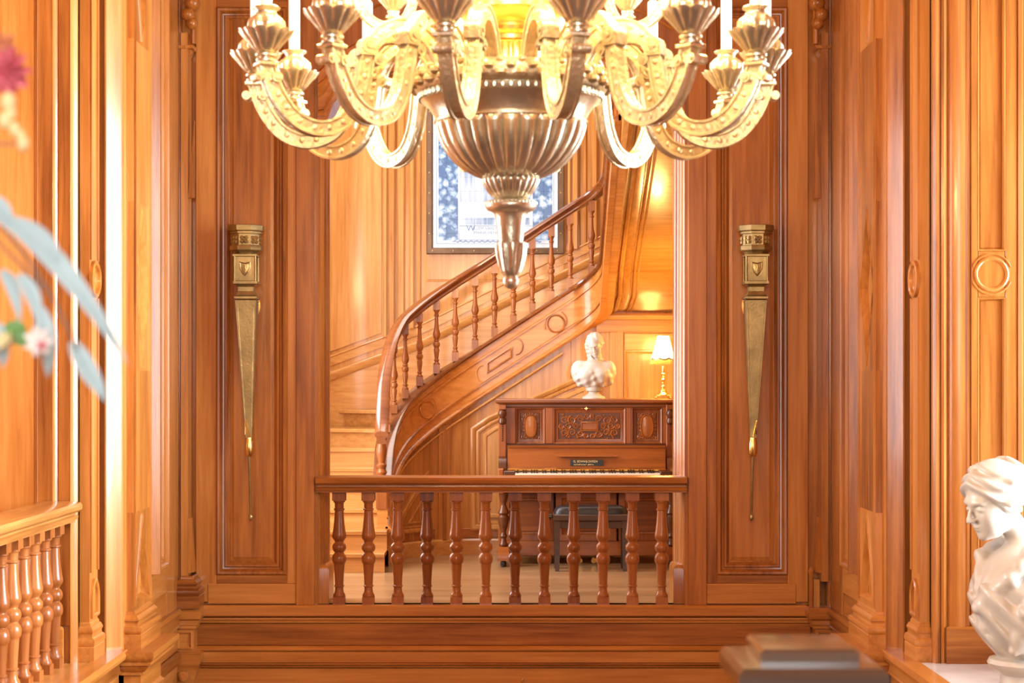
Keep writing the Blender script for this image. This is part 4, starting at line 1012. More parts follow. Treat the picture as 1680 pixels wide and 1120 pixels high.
# ================================================================== SCULPTURE (implicit surfaces)
def surface_nets(fn, lo, hi, h):
    ax = [np.arange(lo[i], hi[i]+h, h, dtype=np.float32) for i in range(3)]
    X, Y, Z = np.meshgrid(*ax, indexing='ij'); Dv = fn(X, Y, Z).astype(np.float32)
    nx, ny, nz = Dv.shape; ins = Dv < 0
    cnt = np.zeros((nx-1, ny-1, nz-1), np.int8)
    cs = [(i, j, k) for i in (0, 1) for j in (0, 1) for k in (0, 1)]
    sub = lambda A, c: A[c[0]:nx-1+c[0], c[1]:ny-1+c[1], c[2]:nz-1+c[2]]
    for c in cs: cnt += sub(ins, c)
    act = (cnt > 0) & (cnt < 8); idx = -np.ones(act.shape, np.int64); I = np.argwhere(act); idx[act] = np.arange(len(I))
    P = np.zeros((len(I), 3)); n = np.zeros(len(I))
    corner = {c: sub(Dv, c)[act] for c in cs}
    for a in cs:
        for ax_ in range(3):
            if a[ax_]: continue
            b = list(a); b[ax_] = 1; b = tuple(b); da, db = corner[a], corner[b]; msk = (da < 0) != (db < 0)
            t = np.where(msk, da/np.where(msk, da-db, 1), 0); p = np.tile(np.array(a, float), (len(I), 1)); p[:, ax_] = t
            P[msk] += p[msk]; n[msk] += 1
    P = (I+P/n[:, None])*h+np.array(lo)
    faces = []
    for ax_ in range(3):
        o1, o2 = [(1, 2), (2, 0), (0, 1)][ax_]
        sl0 = [slice(None)]*3; sl1 = [slice(None)]*3; sl0[ax_] = slice(0, -1); sl1[ax_] = slice(1, None)
        ch = ins[tuple(sl0)] != ins[tuple(sl1)]; E = np.argwhere(ch)
        E = E[(E[:, o1] > 0) & (E[:, o2] > 0) & (E[:, o1] < Dv.shape[o1]-1) & (E[:, o2] < Dv.shape[o2]-1)]
        if not len(E): continue
        def at(d1, d2): q = E.copy(); q[:, o1] -= d1; q[:, o2] -= d2; return idx[q[:, 0], q[:, 1], q[:, 2]]
        q = np.stack([at(1, 1), at(0, 1), at(0, 0), at(1, 0)], 1); fl = ins[E[:, 0], E[:, 1], E[:, 2]]
        q[~fl] = q[~fl][:, ::-1]; faces.append(q)
    Fs = np.concatenate(faces); Fs = Fs[(Fs >= 0).all(1)]
    me = bpy.data.meshes.new('sculpt'); me.from_pydata(P.tolist(), [], Fs.tolist())
    me.polygons.foreach_set('use_smooth', [True]*len(me.polygons)); me.update()
    return me
def ell(P, c, r):
    x, y, z = (P[0]-c[0])/r[0], (P[1]-c[1])/r[1], (P[2]-c[2])/r[2]; k = np.sqrt(x*x+y*y+z*z)
    return (k-1)*min(r)*np.clip(0.6+0.4*k, 0.6, 1.2)
def cap(P, a, b, r0, r1=None):
    r1 = r0 if r1 is None else r1
    a = np.array(a, float); b = np.array(b, float); d = b-a; L2 = float(d@d)
    t = np.clip(((P[0]-a[0])*d[0]+(P[1]-a[1])*d[1]+(P[2]-a[2])*d[2])/L2, 0, 1)
    return np.sqrt((P[0]-a[0]-t*d[0])**2+(P[1]-a[1]-t*d[1])**2+(P[2]-a[2]-t*d[2])**2)-(r0+(r1-r0)*t)
def smin(a, b, k):
    h = np.clip(0.5+0.5*(b-a)/k, 0, 1); return b+(a-b)*h-k*h*(1-h)
def smax(a, b, k): return -smin(-a, -b, k)
def head_face(Q):
    """head without hair: faces +x, z up, about 1 unit from chin to crown, origin at its middle"""
    P = (Q[0], np.abs(Q[1]), Q[2])
    d = ell(P, (-.05, 0, .17), (.40, .32, .33))
    d = smin(d, ell(P, (.12, 0, -.10), (.25, .235, .36)), .12)
    d = smin(d, ell(P, (.17, 0, -.33), (.17, .16, .13)), .10)
    d = smin(d, ell(P, (.285, 0, -.415), (.065, .07, .06)), .07)
    d = smin(d, ell(P, (.22, .14, -.16), (.11, .09, .12)), .10)
    d = smin(d, ell(P, (.335, 0, .06), (.06, .17, .05)), .08)
    d = smax(d, -ell(P, (.42, .125, -.02), (.105, .08, .05)), .04)
    d = smin(d, ell(P, (.318, .118, -.03), (.05, .062, .036)), .02)
    d = smin(d, cap(P, (.36, 0, .05), (.465, 0, -.16), .020, .034), .025)
    d = smin(d, ell(P, (.405, .035, -.165), (.035, .03, .026)), .025)
    d = smin(d, ell(P, (.362, 0, -.262), (.038, .075, .018)), .018)
    d = smin(d, ell(P, (.352, 0, -.305), (.036, .06, .02)), .018)
    return d
# ---- large bust on the stone ledge (looks to the left and down)
BUX, BUY = 2.425, 8.30
def rot_head(P, c, s, yaw, pitch, roll):
    """world -> head coordinates; yaw about z (0 = looking +x), pitch forward"""
    R = Matrix.Rotation(yaw, 3, 'Z') @ Matrix.Rotation(pitch, 3, 'Y') @ Matrix.Rotation(roll, 3, 'X'); Ri = R.transposed()
    x, y, z = (P[0]-c[0])/s, (P[1]-c[1])/s, (P[2]-c[2])/s
    return tuple(Ri[i][0]*x+Ri[i][1]*y+Ri[i][2]*z for i in range(3))
def big_bust(X, Y, Z):
    P = (X, Y, Z); s = 0.355
    Q = rot_head(P, (-.115, -0.02, 1.015), s, PI+0.36, 0.26, 0.0)
    d = head_face(Q)
    d = smin(d, cap(Q, (-.10, 0, -.20), (-.30, 0, -.66), .165, .175), .08)
    # ear
    A = (Q[0], np.abs(Q[1]), Q[2])
    d = smin(d, ell(A, (-.06, .275, -.10), (.045, .03, .085)), .02)
    # hair swept back in waves with a knot at the nape
    flow = Q[2]-.55*Q[0]+.05*np.sin(9*Q[0])+.35*A[1]
    hr = ell(Q, (-.07, 0, .14), (.475, .40, .415))+.024*np.sin(34*flow)
    hl = (1.05*Q[0]-.13-Q[2])/1.45-.10*A[1]
    hr = smax(hr, hl, .015)
    d = smin(d, hr, .012)
    roll_ = cap(A, (.30, .02, .31), (.02, .37, .0), .060, .075)+.014*np.sin(46*A[1]+30*Q[2])
    d = smin(d, roll_, .025)
    d = smin(d, cap(A, (.22, 0, .45), (-.06, .40, .25), .04), .012)
    bun = ell(Q, (-.52, 0, .04), (.16, .15, .15))+.012*np.sin(40*Q[2]+20*Q[1])
    d = smin(d, bun, .05)*s
    # chest, bare throat and draped robe
    c = ell(P, (.03, .0, .56), (.215, .225, .26))
    c = smin(c, ell(P, (-.085, -.09, .575), (.11, .10, .12)), .06)
    c = smin(c, ell(P, (-.085, .12, .575), (.11, .10, .12)), .06)
    d = smin(d, c, .05)
    fold = np.sin(46*(Z+0.85*X-0.25*Y)+2.2*np.sin(11*X+5*Z))*.013
    dr = ell(P, (.05, .02, .52), (.262, .295, .275))+fold
    dr = smin(dr, ell(P, (-.095, -.10, .565), (.122, .115, .13))+fold*.7, .03)
    neckline = ell(P, (-.17, -.05, .84), (.19, .14, .24))
    dr = smax(dr, -neckline, .012)
    d = smin(d, dr, .010)
    # rolled edge of the robe on both sides of the throat, meeting at a knot
    for a_, b_, r_ in (((.04, -.19, .83), (-.10, -.21, .66), .040), ((-.10, -.21, .66), (-.205, -.09, .52), .034), ((.02, .15, .84), (-.14, .10, .74), .036), ((-.14, .10, .74), (-.175, -.02, .60), .034), ((-.175, -.02, .60), (-.165, -.04, .42), .032),
                       ((.14, -.23, .76), (-.02, -.245, .52), .036), ((-.02, -.245, .52), (-.06, -.17, .33), .030), ((-.02, -.245, .52), (.10, -.20, .36), .028), ((-.20, -.07, .52), (-.02, -.245, .50), .030)):
        d = smin(d, cap(P, a_, b_, r_)+.003*np.sin(70*X+55*Z), .018)
    d = smin(d, ell(P, (-.02, -.262, .52), (.05, .04, .05))+.006*np.sin(95*X)*np.sin(95*Z), .012)
    d = smax(d, .285-Z, .02)
    # stem into the socle
    d = smin(d, cap(P, (.02, 0, .20), (.02, 0, .36), .10, .13), .03)
    return d
bust = thing('marble_bust', (BUX, BUY, 0.004), 'large white marble bust of a draped woman looking down on the stone ledge', 'bust')
me = surface_nets(big_bust, (-.36, -.40, .16), (.42, .40, 1.30), .0068); me.name = 'figure'
link('figure', me, 'marble', bust)
m = MB(); m.lathe([(.19, 0.0), (.19, .05), (.175, .06), (.16, .075), (.12, .11), (.10, .15), (.10, .19), (.125, .21), (.15, .225), (.16, .245), (.15, .265), (.11, .275)], 40, c=(.02, 0, 0)); m.build('socle', 'marble', bust)

# ---- small bust on the piano
def small_bust(X, Y, Z):
    P = (X, Y, Z); s = 0.205
    Q = rot_head(P, (.012, -.01, .465), s, -PI/2-0.22, 0.30, 0.16)
    d = head_face(Q); A = (Q[0], np.abs(Q[1]), Q[2])
    d = smin(d, cap(Q, (-.06, 0, -.22), (-.16, -.02, -.72), .15, .18), .08)
    hr = ell(Q, (-.09, 0, .15), (.44, .38, .39))+.014*np.sin(30*Q[1]+14*Q[2])
    hr = smax(hr, (Q[0]*0.85-(Q[2]-.06)*0.66-0.12-0.05*A[1]), .03)
    d = smin(d, hr, .02)
    d = smin(d, cap(Q, (-.02, -.34, .05), (-.06, -.36, -.85), .12, .09)+.012*np.sin(34*Q[2]), .05)
    d = smin(d, cap(Q, (.02, -.28, .10), (.08, -.24, -.60), .08, .05)+.010*np.sin(40*Q[2]+1), .04)
    d = smin(d, cap(A, (.30, 0, .26), (-.05, .39, .02), .035), .02)*s
    t = ell(P, (0, .01, .215), (.150, .095, .125))
    for sx in (-1, 1): t = smin(t, ell(P, (sx*.135, .015, .245), (.062, .06, .085)), .05)
    for sx in (-1, 1): t = smin(t, ell(P, (sx*.06, -.06, .20), (.06, .05, .055)), .04)
    ruff = .006*np.sin(85*X+30*Z)+.005*np.sin(95*Z-50*X)
    dr = smax(ell(P, (0, .01, .19), (.182, .112, .115))+ruff, (Z-.235-0.35*np.abs(X)), .015)
    t = smin(t, dr, .015)
    d = smin(d, t, .035)
    d = smax(d, .098-Z, .01)
    return d
SBX, SBY = (974-VX)*15.30/F, 15.30
sb = thing('marble_bust', (SBX, SBY, 1.419), 'small white marble bust of a long-haired woman on the piano lid', 'bust')
me = surface_nets(small_bust, (-.26, -.20, .09), (.26, .20, .64), .0052); me.name = 'figure'
link('figure', me, 'marble_warm', sb)
m = MB(); m.lathe([(.100, 0.0), (.100, .010), (.094, .018), (.07, .030), (.048, .048), (.045, .058), (.055, .066), (.068, .070), (.070, .098), (.066, .104), (.02, .106)], 32); m.build('socle', 'marble_warm', sb)

# ================================================================== WALL TORCHES
YT = YB-0.14; KT = F/YT
def torch(sg, px, label):
    """sg -1: left of the arch, +1: right (mirrored)"""
    cx = (px-VX)/KT
    zt = lambda y: H-(y-VY)/KT
    root = thing('wall_torch', (cx, YB, zt(855)), label, 'wall torch', 'bronze torches beside the arch')
    z0 = zt(855)
    def off(y): return -sg*0.030*max(0, (y-420))/430.0          # leans towards the arch lower down
    def T(u, v, w_): return (u, v, w_)
    P = lambda y: zt(y)-z0
    yc = -0.14
    def ring(n, r, y, ph):
        k = 1/math.cos(PI/n); return [(off(y)+r*k/KT*math.cos(ph+2*PI*j/n), yc+r*k/KT*math.sin(ph+2*PI*j/n), P(y)) for j in range(n)]
    m = MB(); m.loft([ring(8, r, y, PI/8) for y, r in ((418, 17), (414, 20), (411, 25), (407, 26), (404, 25), (403, 22), (385, 22), (384, 25), (381, 25), (379, 28), (371, 28.5), (370, 27))]); cup = m.build('cup', 'bronze', root, smooth=20)
    m = MB()
    for j in range(8):
        a = PI/4*j; r = 22/KT; ux, uy = math.cos(a), math.sin(a); tx, ty = -uy, ux
        for q in range(4):
            b = PI/4+PI/2*q; du, dz = 4.6/KT*math.cos(b), 4.6/KT*math.sin(b)
            m.ball((off(395)+ux*r+tx*du, yc+uy*r+ty*du, P(394.5)+dz), 0.017, 0.017, 0.015, 6, 4)
        m.ball((off(395)+ux*r, yc+uy*r, P(394.5)), 0.012, 0.012, 0.012, 6, 4)
    m.build('quatrefoil_frieze', 'bronze', cup)
    m = MB(); m.loft([ring(4, r, y, PI/4) for y, r in ((492, 17), (490, 18.5), (487, 18.5), (484, 15), (478, 12.5), (471, 12.5), (467, 17), (466, 19.5), (462, 19.5), (461, 15.5), (422, 15.5), (421, 19.5), (418, 19.5), (417, 17))]); lan = m.build('lantern_block', 'bronze', root, smooth=20)
    for a in (-1, 1):
        for b in (-1, 1): MB().tube([(off(440)+a*17/KT, yc+b*17/KT, P(y)) for y in (462, 421)], 0.0075, 8).build('colonnette', 'bronze', lan)
    sh = [(-9, 430), (0, 432), (9, 430), (9, 441), (5, 449), (0, 454), (-5, 449), (-9, 441)]
    Tf = lambda u, v, w_: (off(440)+u/KT, yc-15.5/KT-w_, P(v))
    MB(Tf).mould(sh, [(0, -.002), (0, .006), (1.2, .010), (2.4, .006), (6, .009)]).build('shield', 'bronze', lan)
    m = MB(Tf); m.tube([(-4, 434, .010), (-1, 438, .012), (0, 444, .012), (3, 446, .012), (4, 440, .011), (2, 435, .010)], 0.006, 5) if False else m.mould([(-4, 434), (4, 434), (2.5, 440), (4.5, 446), (0, 450), (-3, 444), (-1, 439)], [(0, .004), (.6, .013), (2, .014)])
    m.build('shield_charge', 'bronze', lan)
    m = MB(); m.loft([ring(4, r, y, PI/4) for y, r in ((742, 3), (736, 4), (720, 5.0), (500, 16.6), (493, 17.2))]); shaft = m.build('shaft', 'bronze', root, smooth=20)
    m = MB()
    fr = [(r, y) for y, r in ((700, 6.0), (505, 16.3))]
    m.mould([(off(700)*KT-4.2, 700), (off(700)*KT+4.2, 700), (off(505)*KT+13.6, 506), (off(505)*KT-13.6, 506)], [(0, 0), (0, .004), (.8, .004), (1.2, 0)]) if False else None
    # sunk face: raised fillets along the edges
    for a in (-1, 1):
        MB().tube([(off(y)+a*r*0.80/KT, yc-r/KT+0.001, P(y)) for r, y in fr], 0.0022, 5).build('shaft_fillet', 'bronze', shaft)
    ce = off(735)
    MB().lathe([(.020, 0), (.024, .01), (.030, .02), (.028, .10), (.022, .115), (.022, .13)], 20, c=(ce+sg*0.0, yc-0.02, P(748))).build('clamp', 'brass', root)
    MB().tube([(ce-sg*0.004, yc-0.045, P(716)), (ce+sg*0.022, yc-0.03, P(690)), (ce+sg*0.02, yc-0.03, P(712))], 0.007, 6).build('clamp_spring', 'brass', root)
    m = MB(); m.tube([(ce, yc-0.02, P(748)), (ce-sg*0.012*0, yc+0.06, P(846))], 0.0075, 8); m.ball((ce, yc+0.062, P(849)), 0.016, 0.016, 0.026); m.build('rod', 'bronze', root)
    m = MB(); m.loft([[(off(500)+a*math.cos(t), -y, P(500)+b*math.sin(t)) for t in [2*PI*j/28 for j in range(28)]] for a, b, y in ((.075, .105, 0.0), (.075, .105, .008), (.06, .09, .014), (.03, .05, .016))]); m.build('wall_plate', 'brass', root)
    MB().tube([(off(500), -0.01, P(500)), (off(500), yc+0.03, P(500))], 0.016, 10).build('bracket', 'bronze', root)
torch(-1, 404, 'bronze wall torch with shield on the panel left of the arch')
torch(1, 1240, 'bronze wall torch with shield on the panel right of the arch')

# ================================================================== CHANDELIER
CHX, CHY = 0.019, 5.50; KC = F/CHY
cz0 = H-(472-VY)/KC
ch = thing('chandelier', (CHX, CHY, cz0), 'large gilt chandelier with fluted bowl and curved candle arms', 'chandelier')
pz = lambda L_: [(r/KC, (472-y)/KC) for r, y in L_]
MB().ball((0, 0, 11.5/KC), 13.5/KC, n=20, m=12).build('finial_ball', 'gilt', ch)
tul = [(8, 456), (15, 449), (17, 444), (20, 436), (24, 420), (26, 406), (26.5, 399), (22, 397)]
MB().lathe(pz(tul), 72, lobes=9, amp=lambda k: (0, .02, .05, .07, .07, .05, .02, 0)[k]).build('finial_tulip', 'gilt', ch)
m = MB().lathe(pz([(20, 398), (21, 392), (22, 378), (24, 362), (27, 351), (30, 348), (38, 345), (42, 340), (42.5, 336), (40, 331), (32, 328), (24, 327)]), 40)
for j in range(40): t = 2*PI*j/40; m.ball((41.5/KC*math.cos(t), 41.5/KC*math.sin(t), (472-333)/KC), .005, .005, .005, 6, 4)
m.build('finial_shaft', 'gilt', ch)
fl = lambda depth: (lambda t: depth)
def fluted(name, prof, nfl, depth, mat='gilt', seg=8):
    n = nfl*seg; rows = []
    for k, (r, z) in enumerate(pz(prof)):
        u = k/(len(prof)-1); env = min(1, u*5, (1-u)*5); row = []
        for j in range(n):
            t = 2*PI*j/n; g = abs(math.sin(nfl*t/2)); q = (g**0.55-0.6)*depth*env
            row.append(((r*(1+q))*math.cos(t), (r*(1+q))*math.sin(t), z))
        rows.append(row)
    return MB().grid(rows, cu=True, caps=True).build(name, mat, ch, smooth=60)
fluted('lower_bowl', [(24, 328), (30, 323), (37, 315), (42, 307), (45.5, 300), (47, 296), (46, 293)], 22, .09)
fluted('fluted_bowl', [(46, 293), (60, 288), (75, 279), (90, 267), (101, 254), (110, 240), (116, 226), (120, 214), (123, 206), (122, 203)], 26, .085)
MB().lathe(pz([(120, 204), (126, 203), (126.5, 200), (123, 198), (126, 192), (131, 183), (139, 173), (146, 168), (148, 167)]), 80).build('bowl_cove', 'gilt', ch)
m = MB(); m.lathe(pz([(146, 168), (148, 166), (150, 156), (148, 155)]), 80)
for j in range(72):
    t = 2*PI*j/72; m.ball((150/KC*math.cos(t), 150/KC*math.sin(t), (472-161)/KC), .0075, .0075, .013, 6, 4)
m.build('bead_band', 'gilt', ch)
m = MB(); m.lathe(pz([(148, 156), (156, 152), (160, 145), (161, 135), (159, 126), (154, 121), (140, 120), (60, 124)]), 96)
for j in range(30):
    t = 2*PI*j/30
    for dz, rr, s_ in ((-6, 161, 1.0), (5, 162, 0.9), (14, 158, 0.7)):
        t2 = t+(0.10 if dz == 5 else 0)
        m.ball((rr/KC*math.cos(t2), rr/KC*math.sin(t2), (472-138+dz)/KC), .019*s_, .019*s_, .016*s_, 7, 5)
m.build('leaf_crown', 'gilt_carved', ch)
m = MB(); m.lathe(pz([(40, 124), (52, 121), (50, 116), (50, 76), (52, 74)]), 96, lobes=24, amp=lambda k: (0, 0, .03, .03, 0)[k])
m.lathe(pz([(50, 74), (55, 72), (56, 66), (52, 63), (60, 58), (62, 52), (56, 48), (58, 44), (70, 38), (80, 31), (86, 24), (86, 16), (80, 10), (62, 6), (55, 0)]), 60)
m.build('column', 'gold_bright', ch)
m = MB(); m.lathe(pz([(55, 0), (46, -20), (52, -40), (60, -70), (54, -100), (36, -120), (30, -200), (44, -230), (30, -260), (14, -300), (6, -310)]), 48); m.build('upper_column', 'gold_bright', ch)
m = MB()
zc_, k = (472+310)/KC, 0
while zc_+cz0 < ZTOP-0.03:
    t = [2*PI*i/12 for i in range(13)]
    m.tube([((.022*math.cos(a) if k % 2 else 0), (0 if k % 2 else .022*math.cos(a)), zc_+.03+.035*math.sin(a)) for a in t], .006, 6); zc_ += .055; k += 1
m.build('chain', 'gilt', ch)
MB().lathe([(0.01, ZTOP-cz0-0.08), (.05, ZTOP-cz0-0.06), (.09, ZTOP-cz0-0.02), (.09, ZTOP-cz0)], 32).build('ceiling_rose', 'gilt', ch)
# arm: one mesh shared by all arms, in the r-z plane along +x
ctrl = [(118, 134), (126, 112), (140, 88), (160, 70), (184, 61), (208, 62), (230, 74), (246, 96), (255, 122), (260, 152), (270, 186), (290, 216), (318, 230), (348, 230), (378, 214), (401, 184), (413, 156), (418, 138)]
def catmull(pts, per=5):
    out = []
    for i in range(len(pts)-1):
        p0, p1, p2, p3 = pts[max(0, i-1)], pts[i], pts[i+1], pts[min(len(pts)-1, i+2)]
        for k in range(per):
            t = k/per; out.append(tuple(0.5*((2*p1[a])+(-p0[a]+p2[a])*t+(2*p0[a]-5*p1[a]+4*p2[a]-p3[a])*t*t+(-p0[a]+3*p1[a]-3*p2[a]+p3[a])*t**3) for a in (0, 1)))
    return out+[pts[-1]]
path = [Vector((r/KC, (472-y)/KC)) for r, y in catmull(ctrl)]
hwid, hth = .021, .023
sect = [(-hwid, -hth), (-hwid, -hth*.72), (-hwid+.005, -hth*.6), (-hwid+.005, hth*.6), (-hwid, hth*.72), (-hwid, hth), (-hwid*.6, hth), (-hwid*.5, hth-.004), (hwid*.5, hth-.004), (hwid*.6, hth), (hwid, hth), (hwid, hth*.72), (hwid-.005, hth*.6), (hwid-.005, -hth*.6), (hwid, -hth*.72), (hwid, -hth), (hwid*.6, -hth), (hwid*.5, -hth+.004), (-hwid*.5, -hth+.004), (-hwid*.6, -hth)]
m = MB(); rows = []; nrm = []
for i, p in enumerate(path):
    t = (path[min(i+1, len(path)-1)]-path[max(0, i-1)]).normalized(); n = Vector((-t.y, t.x)); nrm.append((t, n))
    rows.append([(p.x+n.x*b, a, p.y+n.y*b) for a, b in sect])
m.grid(rows, cu=True, caps=True)
acc = 0
for i in range(3, len(path)-3):
    acc += (path[i]-path[i-1]).length
    if acc > .042:
        acc = 0; p = path[i]; t, n = nrm[i]
        for s_ in (-1, 1): m.ball((p.x, s_*(hwid-.005), p.y), .0095, .0032, .0095, 8, 4)
for r, y, rad in ((252, 96, .026), (236, 118, .018), (404, 158, .016), (432, 158, .014), (140, 128, .016)):
    x, z = r/KC, (472-y)/KC; m.tube([(x, -hwid-.006, z), (x, hwid+.006, z)], rad, 12); m.tube([(x, -hwid-.010, z), (x, hwid+.010, z)], rad*.45, 10)
x0_, x1_, za_, zb_ = 238/KC, 268/KC, (472-112)/KC, (472-101)/KC
m.box(x0_, x1_, -hwid-.004, hwid+.004, za_, zb_)
ARM = m.mesh('arm', 50)
RC = 418/KC
m = MB(); m.loft([[(RC+a*r, b*r, (472-y)/KC) for a, b in ((-1, -1), (1, -1), (1, 1), (-1, 1))] for r, y in ((.024, 142), (.030, 140), (.030, 136), (.022, 134))])
m.lathe(pz([(10, 135), (16, 134), (16, 131), (10, 129), (10, 127), (17, 126), (17, 123), (11, 121)]), 24, c=(RC, 0, 0)); COLLAR = m.mesh('collar', 35)
n = 96; rows = []
for k, (r, y) in enumerate(((10, 122), (15, 120), (22, 112), (30, 102), (37, 95), (41, 91), (42, 89), (40, 89.5), (30, 98), (14, 104))):
    row = []
    for j in range(n):
        t = 2*PI*j/n; g = abs(math.cos(6*t)); e = (0, .3, .8, 1, 1, 1, 1, 1, .5, 0)[k]
        rr = r/KC*(1+e*(.10*g**0.6-.06)); row.append((RC+rr*math.cos(t), rr*math.sin(t), (472-y)/KC+(.006*g if k in (5, 6, 7) else 0)))
    rows.append(row)
DISH = MB().grid(rows, cu=True, caps=True).mesh('dish', 50)
n = 72; rows = []
for k, (r, y) in enumerate(((14, 100), (18, 96), (25, 88), (28, 80), (27, 72), (22, 66), (17, 62), (15.5, 59), (16, 56), (21, 53), (21.5, 51), (19, 49.5), (9, 49.5))):
    e = (0, .5, 1, 1, 1, .6, .2, 0, 0, 0, 0, 0, 0)[k]; rows.append([(RC+r/KC*(1+.07*e*math.cos(9*2*PI*j/n))*math.cos(2*PI*j/n), r/KC*(1+.07*e*math.cos(9*2*PI*j/n))*math.sin(2*PI*j/n), (472-y)/KC) for j in range(n)])
SOCK = MB().grid(rows, cu=True, caps=True).mesh('socket', 50)
zc0 = (472-50)/KC; CL = .225
CAND = MB().lathe([(.0175, 0), (.0175, CL-.006), (.014, CL), (.006, CL)], 20, c=(RC, 0, zc0)).mesh('candle', 40)
BULB = MB().lathe([(.007, 0), (.010, .01), (.016, .03), (.015, .045), (.009, .065), (.002, .085)], 14, c=(RC, 0, zc0+CL)).mesh('bulb', 60)
lamp_data = bpy.data.lights.new('candle_light', 'POINT'); lamp_data.energy = 15.0; lamp_data.color = (1.0, 0.66, 0.30); lamp_data.shadow_soft_size = 0.02
def arm_at(ang, scl=1.0, dz=0.0, lit=True):
    a = link('arm', ARM, 'gilt_carved', ch, rot=(0, 0, ang), loc=(0, 0, dz)); a.scale = (scl,)*3
    link('collar', COLLAR, 'gilt', a); link('dish', DISH, 'gilt', a); link('socket', SOCK, 'gilt', a); link('candle', CAND, 'candle', a); link('bulb', BULB, 'bulb_glow', a)
    if lit:
        o = bpy.data.objects.new('candle_light', lamp_data); COL.objects.link(o); o.parent = a; o.location = (RC, 0, zc0+CL+0.12)
for k in range(14): arm_at(-PI/2+math.radians(12.857+25.714*k))
for k in range(7): arm_at(-PI/2+math.radians(25.714+51.43*k), 0.62, 0.515)

# ================================================================== FOREGROUND
# newel post with stepped cap
NX0, NX1, NY0, NY1 = .347, .571, 2.60, 2.84
ncx, ncy = .5*(NX0+NX1), .5*(NY0+NY1)
nw = thing('newel_post', (ncx, ncy, 0.0), 'square wooden newel post with stepped flat cap in the foreground', 'newel post')
hx, hy = .5*(NX1-NX0), .5*(NY1-NY0)
def sq(L_): return [[(-hx+d, -hy+d, z), (hx-d, -hy+d, z), (hx-d, hy-d, z), (-hx+d, hy-d, z)] for d, z in L_]
m = MB(); m.loft(sq(((.03, 1.095), (.02, 1.105), (.006, 1.118), (0, 1.128), (0, 1.148), (.008, 1.158), (.034, 1.161)))); m.build('cap_slab', 'newel_wood', nw, smooth=30)
m = MB(); m.loft(sq(((.038, 1.158), (.038, 1.176), (.044, 1.182), (.05, 1.183)))); m.build('cap_top', 'newel_wood', nw, smooth=30)
m = MB(); m.loft(sq(((.02, 0.0), (.02, .16), (.034, .18), (.04, .20), (.04, 1.02), (.034, 1.03), (.03, 1.05), (.04, 1.06), (.04, 1.095)))); m.build('post', 'oak_z', nw, smooth=30)

# flowers at the left edge, in a vase on a stand just outside the picture
FY = 1.62; KF = F/FY
fp = lambda px, py, dy=0.0: ((px-VX)*(FY+dy)/F, FY+dy, H-(py-VY)*(FY+dy)/F)
vx, vy, vz = -0.80, 1.62, 1.02
stand = thing('plant_stand', (vx, vy, 0.0), 'round wooden stand carrying the flower vase at the left edge', 'stand')
MB().lathe([(.18, 0), (.18, .03), (.06, .07), (.04, .12), (.05, .5), (.035, .9), (.07, .98)], 24).build('column', 'oak_z', stand)
MB().lathe([(.02, .975), (.17, .98), (.18, .99), (.18, 1.01), (.17, 1.019)], 32).build('top', 'oak_x', stand)
vase = MB().lathe([(.06, 0), (.07, .01), (.10, .08), (.11, .15), (.09, .22), (.06, .27), (.055, .30), (.07, .32), (.064, .32), (.05, .30), (.05, .05)], 32).build('vase', 'marble', None, loc=(vx, vy, vz))
tag(vase, 'white vase holding the flowers beyond the left edge', 'vase')
fl_ = thing('flower_arrangement', (vx, vy, vz+0.07), 'blurred bouquet of eucalyptus leaves and pink flowers at the left edge', 'flowers')
Lf = lambda p: (p[0]-vx, p[1]-vy, p[2]-vz-0.07)
def leaf(pts, wmax, mat='leaf_blue', tilt=0.3, par=None):
    P = [Vector(Lf(p)) for p in pts]; n = len(P); rows = []
    for i, p in enumerate(P):
        t = (P[min(i+1, n-1)]-P[max(0, i-1)]).normalized(); u = i/(n-1); wd = wmax*math.sin(PI*min(1, .06+u*.94))**0.7*(1-.25*u)
        side = t.cross(Vector((0, 1, 0))).normalized(); side = (side+Vector((0, tilt, 0))).normalized(); nn = t.cross(side).normalized()
        rows.append([tuple(p+side*wd*a+nn*(.10*wd*abs(a)+c)) for a, c in ((-1, 0), (-.5, .0006), (0, -.0004), (.5, .0006), (1, 0), (.5, -.0006), (0, -.002), (-.5, -.0006))])
    return MB().grid(rows, cu=True, caps=True).build('leaf', mat, par or fl_)
def bez(a, b, c, n=10): return [tuple(a[k]*(1-t)**2+2*b[k]*t*(1-t)+c[k]*t*t for k in range(3)) for t in [i/n for i in range(n+1)]]
base = (vx+.02, vy, vz+.30)
def stem(pts, r=.0028): return MB().tube([Lf(p) for p in pts], lambda t: r*(1-.5*t), 6).build('stem', 'stem_brown', fl_)
stem(bez((vx+.01, vy, vz+.322), (vx+.08, vy, vz+.62), fp(0, 372))+bez(fp(0, 372), fp(70, 440), fp(128, 575), 8)[1:])
stem(bez((vx+.0, vy, vz+.322), (vx+.02, vy, vz+.60), fp(-40, 300))+[fp(-5, 395), fp(40, 440), fp(70, 475)])
stem(bez((vx-.01, vy, vz+.322), (vx+.02, vy, vz+.9), fp(10, 120, .03)))
stem(bez((vx+.02, vy, vz+.322), (vx+.10, vy, vz+.40), fp(25, 555, -.03)))
stem(bez((vx-.02, vy, vz+.322), (vx+.05, vy, vz+.8), fp(40, 235, .02)))
leaf(bez(fp(-5, 355), fp(85, 385), fp(212, 600)), .0115)
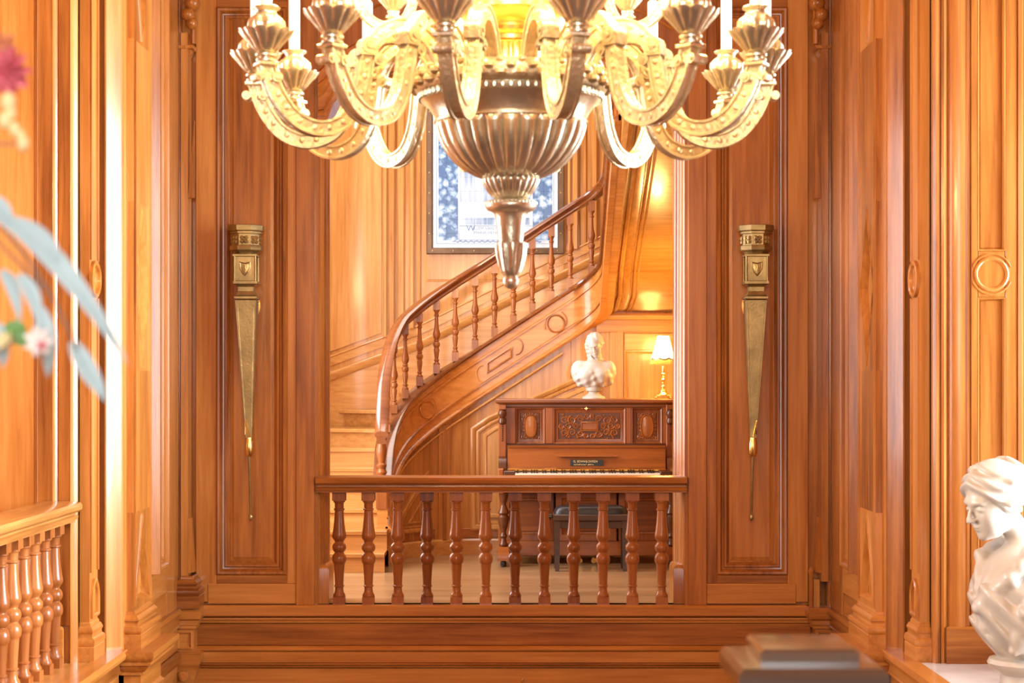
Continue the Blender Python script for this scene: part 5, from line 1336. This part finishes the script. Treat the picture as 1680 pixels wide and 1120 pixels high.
leaf(bez(fp(20, 360), fp(75, 395), fp(100, 430)), .012)
leaf(bez(fp(118, 560), fp(140, 600), fp(178, 662)), .010)
leaf(bez(fp(0, 445), fp(28, 460), fp(32, 530)), .008, tilt=-.2)
leaf(bez(fp(30, 450), fp(62, 480), fp(62, 530), 8), .008)
leaf(bez(fp(62, 500), fp(85, 550), fp(78, 620), 8), .0095)
leaf(bez(fp(-4, 530), fp(8, 560), fp(4, 605), 8), .008)
leaf(bez(fp(-30, 330), fp(5, 330), fp(20, 372), 8), .010)
leaf(bez(fp(18, 560), fp(34, 545), fp(52, 570), 8), .010, 'leaf_green')
leaf(bez(fp(8, 545), fp(24, 530), fp(44, 540), 8), .008, 'leaf_green')
def blossom(c, r, mat, n=9, layers=3, par=None):
    root = MB().ball(Lf(c), r*.35, n=10, m=6).build('flower', mat, fl_)
    for l in range(layers):
        for k in range(n):
            a = 2*PI*k/n+l*.35; el = .25+.45*l; d = Vector((math.cos(a)*math.cos(el), -math.sin(el)*.8, math.sin(a)*math.cos(el))).normalized()
            t = d.orthogonal().normalized(); b = d.cross(t); c0 = Vector(Lf(c)); rr = r*(1-.22*l)
            rows = [[tuple(c0+d*rr*u+(t*math.cos(q)+b*math.sin(q)*.25)*rr*.36*math.sin(PI*(.1+.82*u))) for q in [2*PI*j/8 for j in range(8)]] for u in (.15, .4, .7, .95, 1.0)]
            MB().grid(rows, cu=True, caps=True).build('petal', mat, root)
blossom(fp(14, 118, .03), .024, 'petal_pink')
blossom(fp(2, 82, .05), .018, 'petal_rust', 7, 2)
blossom(fp(64, 560, -.03), .014, 'petal_white', 7, 2)
blossom(fp(68, 566, -.035), .006, 'petal_pink', 5, 1)
blossom(fp(8, 560, -.02), .010, 'petal_yellow', 6, 1)
for k, (x, y, r) in enumerate(((14, 168, 14), (8, 198, 12), (24, 212, 10), (38, 236, 11), (18, 186, 10), (34, 222, 8))):
    c = Lf(fp(x, y, .02)); MB().ball(c, r/KF, r/KF, r*1.3/KF, 8, 6).build('bud', 'petal_yellow', fl_)
